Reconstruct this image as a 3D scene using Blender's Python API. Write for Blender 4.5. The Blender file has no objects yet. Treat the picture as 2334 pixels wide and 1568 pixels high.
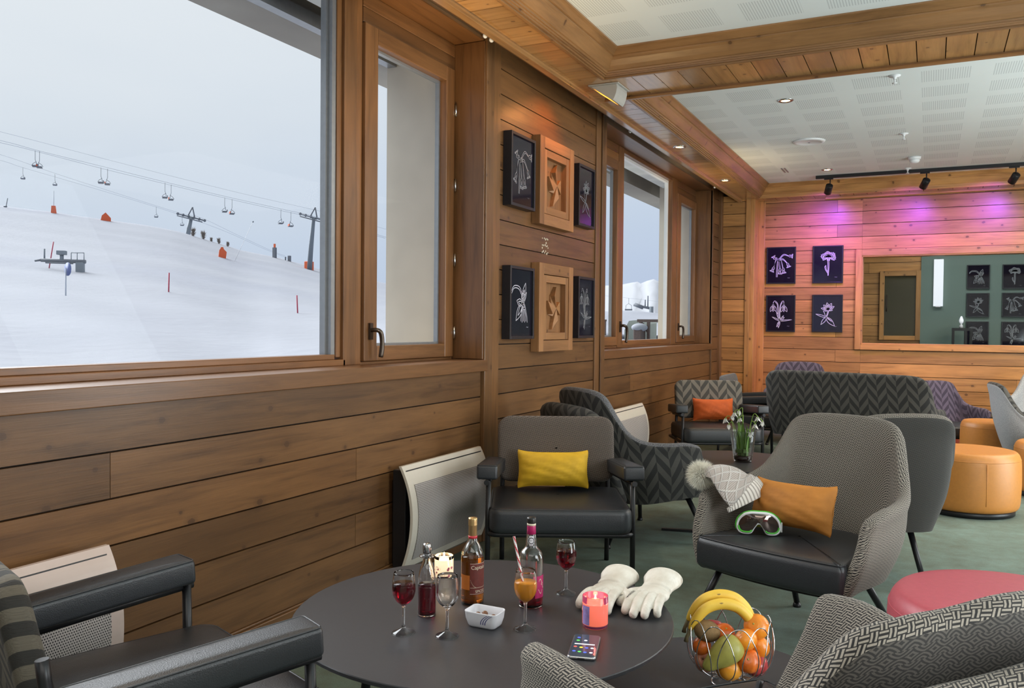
import bpy, bmesh, math, random
from math import sin, cos, pi, radians, sqrt, atan2
from mathutils import Vector, Matrix
from mathutils.bvhtree import BVHTree
rng = random.Random(11)
scene = bpy.context.scene
COL = scene.collection

# ---------------------------------------------------------------- node helpers
class NT:
    def __init__(s, name, kind='mat'):
        if kind == 'mat':
            s.m = bpy.data.materials.new(name); s.m.use_nodes = True; s.t = s.m.node_tree
            s.t.nodes.clear()
            s.out = s.t.nodes.new('ShaderNodeOutputMaterial')
    def n(s, typ, **kw):
        nd = s.t.nodes.new(typ)
        for k, v in kw.items(): setattr(nd, k, v)
        return nd
    def put(s, sock, v):
        if v is None: return
        if isinstance(v, bpy.types.NodeSocket): s.t.links.new(v, sock)
        elif isinstance(v, (tuple, list)) and len(v) == 3 and sock.type == 'RGBA': sock.default_value = (*v, 1)
        else: sock.default_value = v
    def math(s, op, a, b=None, c=None, clamp=False):
        nd = s.n('ShaderNodeMath', operation=op, use_clamp=clamp)
        s.put(nd.inputs[0], a); s.put(nd.inputs[1], b); s.put(nd.inputs[2], c)
        return nd.outputs[0]
    def vmath(s, op, a, b=None):
        nd = s.n('ShaderNodeVectorMath', operation=op)
        s.put(nd.inputs[0], a); s.put(nd.inputs[1], b)
        return nd.outputs[0]
    def sep(s, v):
        nd = s.n('ShaderNodeSeparateXYZ'); s.put(nd.inputs[0], v); return nd.outputs
    def comb(s, x, y, z=0.0):
        nd = s.n('ShaderNodeCombineXYZ'); s.put(nd.inputs[0], x); s.put(nd.inputs[1], y); s.put(nd.inputs[2], z)
        return nd.outputs[0]
    def noise(s, vec, scale=5., detail=3., rough=.5, dist=0.):
        nd = s.n('ShaderNodeTexNoise'); s.put(nd.inputs['Vector'], vec)
        nd.inputs['Scale'].default_value = scale; nd.inputs['Detail'].default_value = detail
        nd.inputs['Roughness'].default_value = rough; nd.inputs['Distortion'].default_value = dist
        return nd.outputs['Fac']
    def mix(s, f, a, b, typ='MIX'):
        nd = s.n('ShaderNodeMix', data_type='RGBA', blend_type=typ)
        s.put(nd.inputs[0], f); s.put(nd.inputs[6], a); s.put(nd.inputs[7], b)
        return nd.outputs[2]
    def ramp(s, f, stops):
        nd = s.n('ShaderNodeValToRGB'); s.put(nd.inputs[0], f)
        el = nd.color_ramp.elements
        while len(el) < len(stops): el.new(.5)
        for e, (p, c) in zip(el, stops):
            e.position = p; e.color = (*c, 1) if len(c) == 3 else c
        return nd.outputs[0]
    def coord(s, which='Object'):
        return s.n('ShaderNodeTexCoord').outputs[which]
    def attr(s, name):
        nd = s.n('ShaderNodeAttribute', attribute_name=name); return nd
    def bump(s, h, strength=.2, dist=.01):
        nd = s.n('ShaderNodeBump'); s.put(nd.inputs['Height'], h)
        nd.inputs['Strength'].default_value = strength; nd.inputs['Distance'].default_value = dist
        return nd.outputs[0]
    def bsdf(s, **kw):
        nd = s.n('ShaderNodeBsdfPrincipled')
        for k, v in kw.items(): s.put(nd.inputs[k.replace('_', ' ')], v)
        return nd
    def fin(s, shader):
        s.t.links.new(shader.outputs[0] if hasattr(shader, 'outputs') else shader, s.out.inputs[0]); return s.m

def lin(r, g, b):
    f = lambda c: (c/255/12.92) if c/255 <= .04045 else ((c/255+.055)/1.055)**2.4
    return (f(r), f(g), f(b))

# ---------------------------------------------------------------- materials
def m_plain(name, col, rough=.5, metal=0., bump=0., scale=40., var=.12, **kw):
    t = NT(name); co = t.coord()
    nz = t.noise(co, scale, 3)
    c = t.mix(nz, tuple(x*(1-var) for x in col), tuple(min(1, x*(1+var)) for x in col))
    b = t.bsdf(Base_Color=c, Roughness=rough, Metallic=metal, **kw)
    if bump: t.put(b.inputs['Normal'], t.bump(t.noise(co, scale*6, 3), bump, .004))
    return t.fin(b)

def m_wood(name, col, dark, knot=(.06, .025, .01), rough=.42, contrast=1., knots=True, coat=.0):
    t = NT(name); g = t.attr('gc').outputs['Vector']; rnd = t.attr('rnd').outputs['Fac']
    s = t.vmath('MULTIPLY', g, (1.1, 16., 16.))
    grain = t.noise(s, 1.6, 5, .62, .6)
    fine = t.noise(t.vmath('MULTIPLY', g, (5., 160., 160.)), 1.5, 2, .6)
    blot = t.noise(t.vmath('MULTIPLY', g, (1.4, 4., 4.)), 1.3, 3)
    c = t.ramp(grain, [(.30, dark), (.50, col), (.74, tuple(min(1, x*1.28) for x in col))])
    c = t.mix(.35*contrast, c, t.ramp(fine, [(.3, tuple(x*.72 for x in col)), (.7, tuple(min(1, x*1.12) for x in col))]))
    tint = t.ramp(rnd, [(0., (.72, .70, .66)), (.5, (1., 1., 1.)), (1., (1.18, 1.12, 1.02))])
    c = t.mix(1., c, tint, 'MULTIPLY')
    c = t.mix(1., c, t.ramp(blot, [(.3, (.78, .76, .74)), (.65, (1.05, 1.05, 1.05))]), 'MULTIPLY')
    if knots:
        gs = t.sep(g); vg = t.comb(t.math('MULTIPLY', gs[0], 5.6), t.math('MULTIPLY', t.math('ADD', gs[1], gs[2]), 7.4))
        v = t.n('ShaderNodeTexVoronoi', feature='F1', voronoi_dimensions='2D'); t.put(v.inputs['Vector'], vg); v.inputs['Scale'].default_value = 1.
        keep = t.math('GREATER_THAN', t.sep(v.outputs['Color'])[0], .66)
        size = t.math('MULTIPLY_ADD', t.sep(v.outputs['Color'])[1], .075, .03)
        d = t.math('ADD', t.math('DIVIDE', v.outputs['Distance'], size), t.math('MULTIPLY_ADD', t.noise(g, 60., 2), .8, -.4))
        halo = t.math('MULTIPLY', t.math('SUBTRACT', 1., t.math('MULTIPLY', d, .45), clamp=True), keep)
        core = t.math('MULTIPLY', t.math('LESS_THAN', d, .85), keep)
        c = t.mix(t.math('MULTIPLY', halo, .55), c, dark)
        c = t.mix(t.math('MULTIPLY', core, .62), c, knot)
    b = t.bsdf(Base_Color=c, Roughness=rough, Coat_Weight=coat, Coat_Roughness=.25 if coat < .9 else .16)
    t.put(b.inputs['Normal'], t.bump(fine, .12, .002))
    return t.fin(b)

def m_herring(name, a, b_, col_w=.078, pitch=.098, rough=.85, sheen=.06):
    t = NT(name); uv = t.sep(t.n('ShaderNodeUVMap', uv_map='uv').outputs[0])
    cx = t.math('DIVIDE', uv[0], col_w)
    par = t.math('FLOORED_MODULO', t.math('FLOOR', cx), 2.)
    fx = t.math('FRACT', cx)
    tri = t.math('ABSOLUTE', t.math('SUBTRACT', fx, par))
    v = t.math('ADD', t.math('DIVIDE', uv[1], pitch), t.math('MULTIPLY', tri, 1.0))
    v = t.math('ADD', v, t.math('MULTIPLY', par, .5))
    st = t.math('GREATER_THAN', t.math('FRACT', v), .5)
    nz = t.noise(t.comb(uv[0], uv[1]), 420., 2)
    thread = t.math('MULTIPLY_ADD', nz, .9, .55)
    c = t.mix(st, a, b_)
    c = t.mix(1., c, t.comb(thread, thread, thread), 'MULTIPLY')
    b = t.bsdf(Base_Color=c, Roughness=rough, Sheen_Weight=sheen, Sheen_Roughness=.5)
    t.put(b.inputs['Normal'], t.bump(nz, .5, .002))
    return t.fin(b)

def m_meander(name, a, b_, cell=.0125, rot=.62, lines=2.0, rough=.85, sheen=.06):
    """small interlocking key pattern: blocks of parallel threads alternately turned a quarter"""
    t = NT(name); uv = t.sep(t.n('ShaderNodeUVMap', uv_map='uv').outputs[0])
    x = t.math('ADD', t.math('MULTIPLY', uv[0], cos(rot)/cell), t.math('MULTIPLY', uv[1], sin(rot)/cell))
    y = t.math('MULTIPLY', uv[1], 1/cell)
    sk = t.math('FLOORED_MODULO', t.math('ADD', t.math('FLOOR', x), t.math('FLOOR', y)), 2.)
    lx = t.math('FRACT', t.math('MULTIPLY_ADD', t.math('FRACT', x), lines, .25))
    ly = t.math('FRACT', t.math('MULTIPLY_ADD', t.math('FRACT', y), lines, .25))
    l = t.math('ADD', t.math('MULTIPLY', lx, sk), t.math('MULTIPLY', ly, t.math('SUBTRACT', 1., sk)))
    st = t.math('GREATER_THAN', l, .52)
    nz = t.noise(t.comb(uv[0], uv[1]), 700., 2)
    th = t.math('MULTIPLY_ADD', nz, .8, .6)
    c = t.mix(1., t.mix(st, a, b_), t.comb(th, th, th), 'MULTIPLY')
    b = t.bsdf(Base_Color=c, Roughness=rough, Sheen_Weight=sheen, Sheen_Roughness=.5)
    t.put(b.inputs['Normal'], t.bump(st, .35, .0015))
    return t.fin(b)

def m_hex(name, a, b_, cell=.024):
    t = NT(name); uv = t.sep(t.n('ShaderNodeUVMap', uv_map='uv').outputs[0])
    v = t.n('ShaderNodeTexVoronoi', feature='F1', distance='MINKOWSKI'); v.inputs['Exponent'].default_value = 1.4
    row = t.math('FLOORED_MODULO', t.math('FLOOR', t.math('DIVIDE', uv[1], cell)), 2.)
    t.put(v.inputs['Vector'], t.comb(t.math('ADD', t.math('DIVIDE', uv[0], cell*1.7), t.math('MULTIPLY', row, .5)), t.math('DIVIDE', uv[1], cell)))
    v.inputs['Scale'].default_value = 1.; v.inputs['Randomness'].default_value = 0.
    st = t.math('GREATER_THAN', t.math('FRACT', t.math('MULTIPLY', v.outputs['Distance'], 4.2)), .5)
    nz = t.noise(t.comb(uv[0], uv[1]), 500., 2); th = t.math('MULTIPLY_ADD', nz, .8, .6)
    c = t.mix(1., t.mix(st, a, b_), t.comb(th, th, th), 'MULTIPLY')
    return t.fin(t.bsdf(Base_Color=c, Roughness=.9, Sheen_Weight=.06))

def m_tweed(name, a, b_, scale=260.):
    t = NT(name); co = t.coord(); n1 = t.noise(co, scale, 2)
    c = t.ramp(n1, [(.35, a), (.65, b_)])
    b = t.bsdf(Base_Color=c, Roughness=.9, Sheen_Weight=.12)
    t.put(b.inputs['Normal'], t.bump(n1, .5, .003)); return t.fin(b)

def m_velvet(name, col):
    t = NT(name); co = t.coord()
    lw = t.n('ShaderNodeLayerWeight'); lw.inputs[0].default_value = .35
    n1 = t.noise(co, 14., 4, .6)
    c = t.ramp(n1, [(.3, tuple(x*.86 for x in col)), (.7, tuple(min(1, x*1.12) for x in col))])
    b = t.bsdf(Base_Color=c, Roughness=.75, Sheen_Weight=.8, Sheen_Roughness=.35, Sheen_Tint=tuple(min(1, x*1.3) for x in col))
    t.put(b.inputs['Normal'], t.bump(t.noise(co, 500., 2), .25, .002)); return t.fin(b)

def m_glass(name, col=(1, 1, 1), ior=1.45, rough=0.):
    t = NT(name); b = t.bsdf(Base_Color=col, Roughness=rough, IOR=ior, Transmission_Weight=1.)
    return t.fin(b)

def m_pane(name, tint=(.97, .98, .98), refl=.005):
    t = NT(name); tr = t.n('ShaderNodeBsdfTransparent'); tr.inputs[0].default_value = (*tint, 1)
    gl = t.n('ShaderNodeBsdfGlossy'); gl.inputs['Roughness'].default_value = .01
    lw = t.n('ShaderNodeLayerWeight'); lw.inputs[0].default_value = .25
    f = t.math('MULTIPLY_ADD', lw.outputs['Fresnel'], .003, refl*.4, clamp=True)
    mx = t.n('ShaderNodeMixShader'); t.put(mx.inputs[0], f)
    t.t.links.new(tr.outputs[0], mx.inputs[1]); t.t.links.new(gl.outputs[0], mx.inputs[2])
    return t.fin(mx)

def m_emit(name, col, strength, base=None):
    t = NT(name); b = t.bsdf(Base_Color=base or col, Emission_Color=col, Emission_Strength=strength, Roughness=.5)
    return t.fin(b)

M = {}
M['wood_wall'] = m_wood('stained_wall_boards', (.172, .083, .031), (.072, .033, .013), rough=.40, coat=.12)
M['wood_frame'] = m_wood('window_joinery_wood', (.195, .088, .031), (.10, .043, .015), rough=.36, knots=False, coat=.2)
M['wood_back'] = m_wood('warm_lit_wall_boards', (.54, .27, .09), (.28, .125, .04), rough=.42, coat=.1)  # same boards as the left wall, warm light put into the colour
M['wood_soffit'] = m_wood('soffit_boards', (.46, .25, .095), (.24, .12, .042), rough=.3, coat=1.)
M['wood_crown'] = m_wood('cornice_wood', (.29, .145, .053), (.14, .066, .024), rough=.36, knots=True, coat=.25)
M['wood_relief'] = m_wood('carved_pine', (.34, .165, .065), (.20, .09, .034), rough=.5)
M['dark_gap'] = m_plain('shadow_backing', (.012, .008, .005), .9)
M['leather'] = m_plain('black_leather', (.022, .024, .028), .38, bump=.2, scale=60., Specular_IOR_Level=.6)
M['metal_black'] = m_plain('black_powder_coated_metal', (.012, .012, .014), .38, .2)
M['table_top'] = m_plain('anthracite_table_laminate', (.032, .032, .036), .42, bump=.05, scale=90.)
M['herring'] = m_herring('herringbone_grey', (.013, .013, .012), (.058, .055, .048))
M['herring_lt'] = m_herring('herringbone_taupe', (.045, .042, .036), (.15, .13, .105))
M['herring_dk'] = m_herring('herringbone_brown', (.018, .016, .013), (.10, .085, .062), .07, .06)
M['herring_pu'] = m_herring('herringbone_violet', (.050, .038, .065), (.12, .095, .145))
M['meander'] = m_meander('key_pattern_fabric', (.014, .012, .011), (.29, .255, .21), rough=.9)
M['meander_shade'] = m_meander('key_pattern_fabric_shaded', (.010, .009, .008), (.055, .050, .042))  # unlit chair back: shade put into the key-pattern fabric's colour
M['meander_br'] = m_meander('key_pattern_fabric_brown', (.016, .012, .011), (.17, .135, .11), cell=.012)
M['hex'] = m_hex('honeycomb_weave', (.022, .019, .017), (.085, .075, .064))
M['tweed'] = m_tweed('grey_tweed', (.03, .03, .034), (.16, .16, .17))
M['tweed_lt'] = m_tweed('pale_grey_wool', (.22, .235, .25), (.42, .44, .46))
M['must'] = m_velvet('mustard_velvet', (.62, .36, .012))
M['rust'] = m_velvet('rust_velvet', (.50, .085, .008))
M['amber'] = m_velvet('amber_velvet', (.46, .175, .025))
M['vin_or'] = m_plain('orange_leatherette', (.50, .20, .040), .42, bump=.12, scale=50.)
M['vin_red'] = m_plain('red_leatherette', (.46, .085, .11), .40, bump=.12, scale=50.)
M['vin_cor'] = m_plain('coral_leatherette', (.50, .085, .05), .42, bump=.12, scale=50.)
M['white'] = m_plain('white_paint', (.74, .75, .75), .45, var=.03)
M['steel'] = m_plain('brushed_steel', (.55, .55, .56), .25, 1.)
M['chrome'] = m_plain('polished_wire', (.6, .6, .62), .12, 1.)
M['bronze'] = m_plain('dark_bronze', (.09, .07, .055), .3, .85)
M['glass'] = m_glass('clear_glass')
M['pane'] = m_pane('window_glass')
M['frame_black'] = m_plain('black_picture_moulding', (.012, .012, .016), .4)
M['alu'] = m_plain('grey_aluminium_seal', (.30, .31, .32), .35, .6)
M['concrete'] = m_plain('beige_render', (.64, .585, .49), .85, bump=.1, scale=6., var=.1)
M['soffit_ext'] = m_plain('grey_exterior_soffit', (.30, .285, .26), .85, scale=4., var=.15)

def m_ceiling():
    t = NT('slotted_plaster_ceiling'); p = t.sep(t.coord('Object'))
    def fm(v, off, per): return t.math('MULTIPLY', t.math('FRACT', t.math('DIVIDE', t.math('ADD', v, off), per)), per)
    inx = t.math('LESS_THAN', fm(p[0], 1.313, .41), .288)
    iny = t.math('LESS_THAN', fm(p[1], -5.975+8.1, .405), .265)
    ln = t.math('LESS_THAN', fm(p[0], 0., .0137), .0055)
    k = t.math('MULTIPLY', t.math('MULTIPLY', inx, iny), ln)
    nz = t.noise(t.coord('Object'), 1.5, 2)
    base = t.mix(nz, (.70, .74, .72), (.78, .81, .79))
    return t.fin(t.bsdf(Base_Color=t.mix(k, base, (.56, .59, .58)), Roughness=.7))
M['ceiling'] = m_ceiling()

def m_carpet():
    t = NT('mottled_green_carpet'); co = t.coord()
    n1 = t.noise(t.vmath('MULTIPLY', co, (1., 1.6, 1.)), 1.7, 5, .6, .4); n2 = t.noise(co, 9., 5, .7); n3 = t.noise(co, 330., 2)
    c = t.ramp(n1, [(.32, (.070, .078, .050)), (.5, (.125, .180, .142)), (.68, (.20, .30, .26))])
    c = t.mix(.55, c, t.ramp(n2, [(.3, (.09, .085, .05)), (.7, (.17, .26, .22))]))
    c = t.mix(.25, c, t.ramp(n3, [(.3, (.04, .05, .04)), (.7, (.22, .28, .25))]))
    b = t.bsdf(Base_Color=c, Roughness=.95)
    t.put(b.inputs['Normal'], t.bump(n3, .6, .004)); return t.fin(b)
M['carpet'] = m_carpet()

def m_snow():
    t = NT('groomed_snow'); co = t.coord()
    n1 = t.noise(t.vmath('MULTIPLY', co, (.05, .03, .05)), 1., 4, .55, .5); n2 = t.noise(co, 1.3, 4)
    c = t.ramp(n1, [(.3, (.335, .348, .40)), (.6, (.375, .385, .425))])
    b = t.bsdf(Base_Color=c, Roughness=.9, Specular_IOR_Level=.1)
    t.put(b.inputs['Normal'], t.bump(n2, .3, .15)); return t.fin(b)
M['snow'] = m_snow()

def m_perf(name, col):
    t = NT(name); p = t.sep(t.n('ShaderNodeUVMap', uv_map='uv').outputs[0])
    d = .0075
    row = t.math('FLOORED_MODULO', t.math('FLOOR', t.math('DIVIDE', p[1], d)), 2.)
    fx = t.math('SUBTRACT', t.math('FRACT', t.math('ADD', t.math('DIVIDE', p[0], d), t.math('MULTIPLY', row, .5))), .5)
    fy = t.math('SUBTRACT', t.math('FRACT', t.math('DIVIDE', p[1], d)), .5)
    r = t.math('SQRT', t.math('ADD', t.math('MULTIPLY', fx, fx), t.math('MULTIPLY', fy, fy)))
    k = t.math('LESS_THAN', r, .30)
    return t.fin(t.bsdf(Base_Color=t.mix(k, col, (.02, .018, .02)), Roughness=.4))
M['rad'] = m_plain('cream_radiator_enamel', (.60, .55, .47), .32, var=.03)
M['rad_pink'] = m_plain('pale_rose_radiator_enamel', (.62, .50, .45), .3, var=.03)
M['perf'] = m_perf('perforated_radiator_sheet', (.46, .42, .40))

# ---------------------------------------------------------------- mesh builder
class MB:
    def __init__(s): s.v = []; s.f = []; s.mi = []; s.uv = []; s.gc = []; s.rn = []; s.sm = []
    def vert(s, p, gc=(0, 0, 0), rn=.5):
        s.v.append(tuple(p)); s.gc.append(gc); s.rn.append(rn); return len(s.v)-1
    def face(s, idx, mi=0, uv=None, smooth=False):
        s.f.append(tuple(idx)); s.mi.append(mi); s.uv.append(uv); s.sm.append(smooth)
    def box(s, a, b, mi=0, axis=None, rot=None, org=None, rn=None):
        """box a..b; axis = board direction (0,1,2) for wood grain"""
        lo = [min(a[i], b[i]) for i in range(3)]; hi = [max(a[i], b[i]) for i in range(3)]
        if axis is None: axis = max(range(3), key=lambda i: hi[i]-lo[i])
        o = [i for i in range(3) if i != axis]
        rnv = rng.random() if rn is None else rn; ro = (rng.random()*40, rng.random()*40, rng.random()*40)
        ids = []
        for k in range(8):
            p = [hi[i] if (k >> i) & 1 else lo[i] for i in range(3)]
            g = (p[axis]+ro[0], p[o[0]]+ro[1], p[o[1]]+ro[2])
            q = Vector(p)
            if rot is not None: q = rot @ (q-Vector(org or (0, 0, 0))) + Vector(org or (0, 0, 0))
            ids.append(s.vert(q, g, rnv))
        for q in ((0, 2, 3, 1), (4, 5, 7, 6), (0, 1, 5, 4), (2, 6, 7, 3), (0, 4, 6, 2), (1, 3, 7, 5)):
            s.face([ids[i] for i in q], mi)
    def grid(s, P, mi=0, uv=None, closeu=False, closev=False, smooth=True, gc=None, rn=.5, flip=False):
        nu = len(P); nv = len(P[0]); ids = [[s.vert(P[i][j], gc(i, j) if gc else (0, 0, 0), rn) for j in range(nv)] for i in range(nu)]
        for i in range(nu if closeu else nu-1):
            for j in range(nv if closev else nv-1):
                i2 = (i+1) % nu; j2 = (j+1) % nv
                q = [ids[i][j], ids[i2][j], ids[i2][j2], ids[i][j2]]
                u = [uv(i, j), uv(i+1, j), uv(i+1, j+1), uv(i, j+1)] if uv else None
                if flip: q.reverse(); u = u[::-1] if u else None
                s.face(q, mi, u, smooth)
        return ids
    def tube(s, pts, r, n=10, mi=0, caps=True, closed=False):
        pts = [Vector(p) for p in pts]; m = len(pts)
        rr = r if isinstance(r, (list, tuple)) else [r]*m
        rings = []; up = None
        for i, p in enumerate(pts):
            if closed: d = (pts[(i+1) % m]-pts[i-1])
            else: d = pts[min(i+1, m-1)]-pts[max(i-1, 0)]
            if d.length < 1e-9: d = Vector((0, 0, 1))
            d.normalize()
            if up is None: up = d.orthogonal().normalized()
            up = (up-d*up.dot(d))
            if up.length < 1e-6: up = d.orthogonal()
            up.normalize(); w = d.cross(up)
            rings.append([p+(up*cos(2*pi*k/n)+w*sin(2*pi*k/n))*rr[i] for k in range(n)])
        L = [0.]
        for i in range(1, m): L.append(L[-1]+(pts[i]-pts[i-1]).length)
        ids = s.grid(rings, mi, None, closeu=closed, closev=True, gc=lambda i, j: (L[i % m], .02*j, 0))
        if caps and not closed:
            s.face(ids[0][::-1], mi); s.face(ids[-1], mi)
    def lathe(s, prof, n=24, c=(0, 0, 0), mi=0, smooth=True, sx=1., sy=1.):
        R = [[(c[0]+r*sx*cos(2*pi*k/n), c[1]+r*sy*sin(2*pi*k/n), c[2]+z) for k in range(n)] for r, z in prof]
        ids = s.grid(R, mi, lambda i, j: (j/n*2*pi*.1, i*.02), closev=True, smooth=smooth)
        if prof[0][0] > 1e-6: s.face(ids[0][::-1], mi)
        if prof[-1][0] > 1e-6: s.face(ids[-1], mi)
    def ball(s, c, r, n=16, m=10, mi=0, rot=None):
        rx, ry, rz = r if isinstance(r, (tuple, list)) else (r, r, r)
        P = []
        for i in range(m+1):
            a = -pi/2+pi*i/m
            row = []
            for k in range(n):
                q = Vector((rx*cos(a)*cos(2*pi*k/n), ry*cos(a)*sin(2*pi*k/n), rz*sin(a)))
                if rot is not None: q = rot @ q
                row.append(q+Vector(c))
            P.append(row)
        s.grid(P, mi, closev=True)
    def prism(s, poly, z0, z1, mi=0, axis=2, smooth=False):
        """poly 2D extruded along axis"""
        def put(a, b, z):
            return {2: (a, b, z), 1: (a, z, b), 0: (z, a, b)}[axis]
        A = [s.vert(put(x, y, z0), (x, y, z0)) for x, y in poly]; B = [s.vert(put(x, y, z1), (x, y, z1)) for x, y in poly]
        n = len(poly)
        s.face(A[::-1], mi); s.face(B, mi)
        for i in range(n): s.face((A[i], A[(i+1) % n], B[(i+1) % n], B[i]), mi, None, smooth)
    def add(s, mesh, mi=0, mat=None):
        b = len(s.v); mat = mat or Matrix()
        for v in mesh.vertices: s.vert(mat @ v.co)
        for p in mesh.polygons: s.face([b+i for i in p.vertices], mi, None, False)
    def build(s, name, mats, parent=None, bevel=0., segs=2, subsurf=0, loc=None, rotz=None, merge=True):
        me = bpy.data.meshes.new(name); me.from_pydata(s.v, [], s.f)
        if not isinstance(mats, (list, tuple)): mats = [mats]
        for m in mats: me.materials.append(M[m] if isinstance(m, str) else m)
        me.polygons.foreach_set('material_index', s.mi); me.polygons.foreach_set('use_smooth', s.sm)
        a = me.attributes.new('gc', 'FLOAT_VECTOR', 'POINT'); a.data.foreach_set('vector', [x for g in s.gc for x in g])
        a = me.attributes.new('rnd', 'FLOAT', 'POINT'); a.data.foreach_set('value', s.rn)
        if any(u for u in s.uv):
            l = me.uv_layers.new(name='uv'); k = 0
            for f, u in zip(s.f, s.uv):
                for j in range(len(f)):
                    if u: l.data[k].uv = u[j]
                    k += 1
        if merge or bevel:
            bm = bmesh.new(); bm.from_mesh(me)
            if merge and any(s.sm): bmesh.ops.remove_doubles(bm, verts=bm.verts, dist=1e-6)
            bmesh.ops.recalc_face_normals(bm, faces=bm.faces)
            if bevel: bmesh.ops.bevel(bm, geom=list(bm.edges), offset=bevel, segments=segs, affect='EDGES', profile=.5, clamp_overlap=True)
            bm.to_mesh(me); bm.free()
        me.validate()
        o = bpy.data.objects.new(name, me); COL.objects.link(o)
        if subsurf:
            md = o.modifiers.new('sub', 'SUBSURF'); md.levels = subsurf; md.render_levels = subsurf
        if parent is not None: o.parent = parent
        if loc is not None: o.location = loc
        if rotz is not None: o.rotation_euler = (0, 0, rotz)
        return o

def tag(o, label, cat, group=None, kind=None):
    o['label'] = label; o['category'] = cat
    if group: o['group'] = group
    if kind: o['kind'] = kind
    return o
def thing(name, label, cat, loc=(0, 0, 0), rotz=0., group=None, scale=1.):
    o = bpy.data.objects.new(name, None); COL.objects.link(o); o.empty_display_size = .05
    o.location = loc; o.rotation_euler = (0, 0, rotz); o.scale = (scale,)*3
    return tag(o, label, cat, group)
def struct(o): o['kind'] = 'structure'; return o
def dup(root, loc, rotz=None, label=None, group=None, scale=None):
    r = root.copy(); COL.objects.link(r); r.location = loc
    if rotz is not None: r.rotation_euler = (0, 0, rotz)
    if scale: r.scale = (scale,)*3
    if label: r['label'] = label
    if group: r['group'] = group
    for ch in list(root.children):
        c = ch.copy(); COL.objects.link(c); c.parent = r
        for g in list(ch.children):
            d = g.copy(); COL.objects.link(d); d.parent = c
    return r
def lerp(a, b, t): return a+(b-a)*t
def catmull(P, n):
    """smooth polyline through points, n samples per span"""
    P = [Vector(p) for p in P]; out = []
    for i in range(len(P)-1):
        p0 = P[max(i-1, 0)]; p1 = P[i]; p2 = P[i+1]; p3 = P[min(i+2, len(P)-1)]
        for k in range(n):
            t = k/n
            out.append(.5*((2*p1)+(p2-p0)*t+(2*p0-5*p1+4*p2-p3)*t*t+(3*p1-p0-3*p2+p3)*t**3))
    out.append(P[-1]); return out
def text_mesh(body, size, extrude=0.):
    cu = bpy.data.curves.new('lettering', 'FONT'); cu.body = body; cu.size = size; cu.extrude = extrude
    cu.align_x = 'CENTER'; cu.align_y = 'CENTER'; cu.resolution_u = 3
    o = bpy.data.objects.new('lettering', cu); COL.objects.link(o)
    bpy.context.view_layer.update()
    me = bpy.data.meshes.new_from_object(o.evaluated_get(bpy.context.evaluated_depsgraph_get()))
    bpy.data.objects.remove(o); bpy.data.curves.remove(cu)
    return me
def evaluated(o, name=None):
    bpy.context.view_layer.update()
    me = bpy.data.meshes.new_from_object(o.evaluated_get(bpy.context.evaluated_depsgraph_get()))
    return me
# ================================================================= ROOM SHELL
XW = -2.25; ZS = 2.714; ZC = 2.844; YB = 10.40; XR = 4.6; YN = -3.6
def boards(mb, face, front, a0, a1, z0, z1, joint, pitch=.1447, gap=.006, th=.022, mi=0, splits=True, skip=None, seam=None):
    """horizontal boards. face 'x': plane x=front running along y (facing +x); 'y': plane y=front running along x (facing -y)"""
    k0 = math.floor((z0-joint)/pitch)
    z = joint+k0*pitch
    row = 0
    while z < z1-1e-4:
        lo = max(z+gap/2, z0); hi = min(z+pitch-gap/2, z1)
        if hi-lo > .012:
            cuts = [a0]
            if splits:
                p = a0+rng.uniform(.6, 3.2)
                while p < a1-.5:
                    cuts.append(p); p += rng.uniform(1.6, 3.4)
            if seam and row % 2 == seam[1]: cuts = [a0, seam[0]]
            cuts.append(a1)
            for i in range(len(cuts)-1):
                b0 = cuts[i]+(.0012 if i else 0); b1 = cuts[i+1]-.0012
                if face == 'x': mb.box((front-th, b0, lo), (front, b1, hi), mi, axis=1)
                else: mb.box((b0, front, lo), (b1, front+th, hi), mi, axis=0)
        z += pitch; row += 1

# floor
mb = MB(); mb.box((XW-.3, YN, -.1), (XR, 14.2, 0)); struct(mb.build('floor', 'carpet'))

# left wall : backing + boards, one mesh
JL = .8145
mb = MB()
for (y0, y1, z0, z1) in ((YN, 4.186, 0, .955), (4.186, 6.10, 0, 3.0), (6.10, 9.67, 0, .955), (9.665, 10.6, 0, 3.0), (YN, 4.186, 2.815, 3.0), (6.10, 9.665, 2.795, 3.0)):
    mb.box((XW-.22, y0, z0), (XW-.018, y1, z1), 1)
boards(mb, 'x', XW, YN, 4.165, .09, .958, JL, seam=(1.78, 1))
boards(mb, 'x', XW, 4.30, 5.97, .09, 2.95, JL, splits=False)
boards(mb, 'x', XW, 6.12, 9.66, .09, .962, JL)
boards(mb, 'x', XW, 9.70, 10.13, .09, 2.95, JL, splits=False)
boards(mb, 'x', XW, YN, 4.165, 2.80, 2.95, JL, splits=False)
boards(mb, 'x', XW, 6.10, 9.64, 2.78, 2.95, JL, splits=False)
struct(mb.build('wall_left', ['wood_wall', 'dark_gap']))
mb = MB()
mb.box((XW-.02, YN, 0), (XW+.014, 10.12, .082), axis=1); mb.box((XW-.02, YN, .082), (XW+.007, 10.12, .092), axis=1)
struct(mb.build('baseboard_left', 'wood_wall', bevel=.003))
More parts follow.
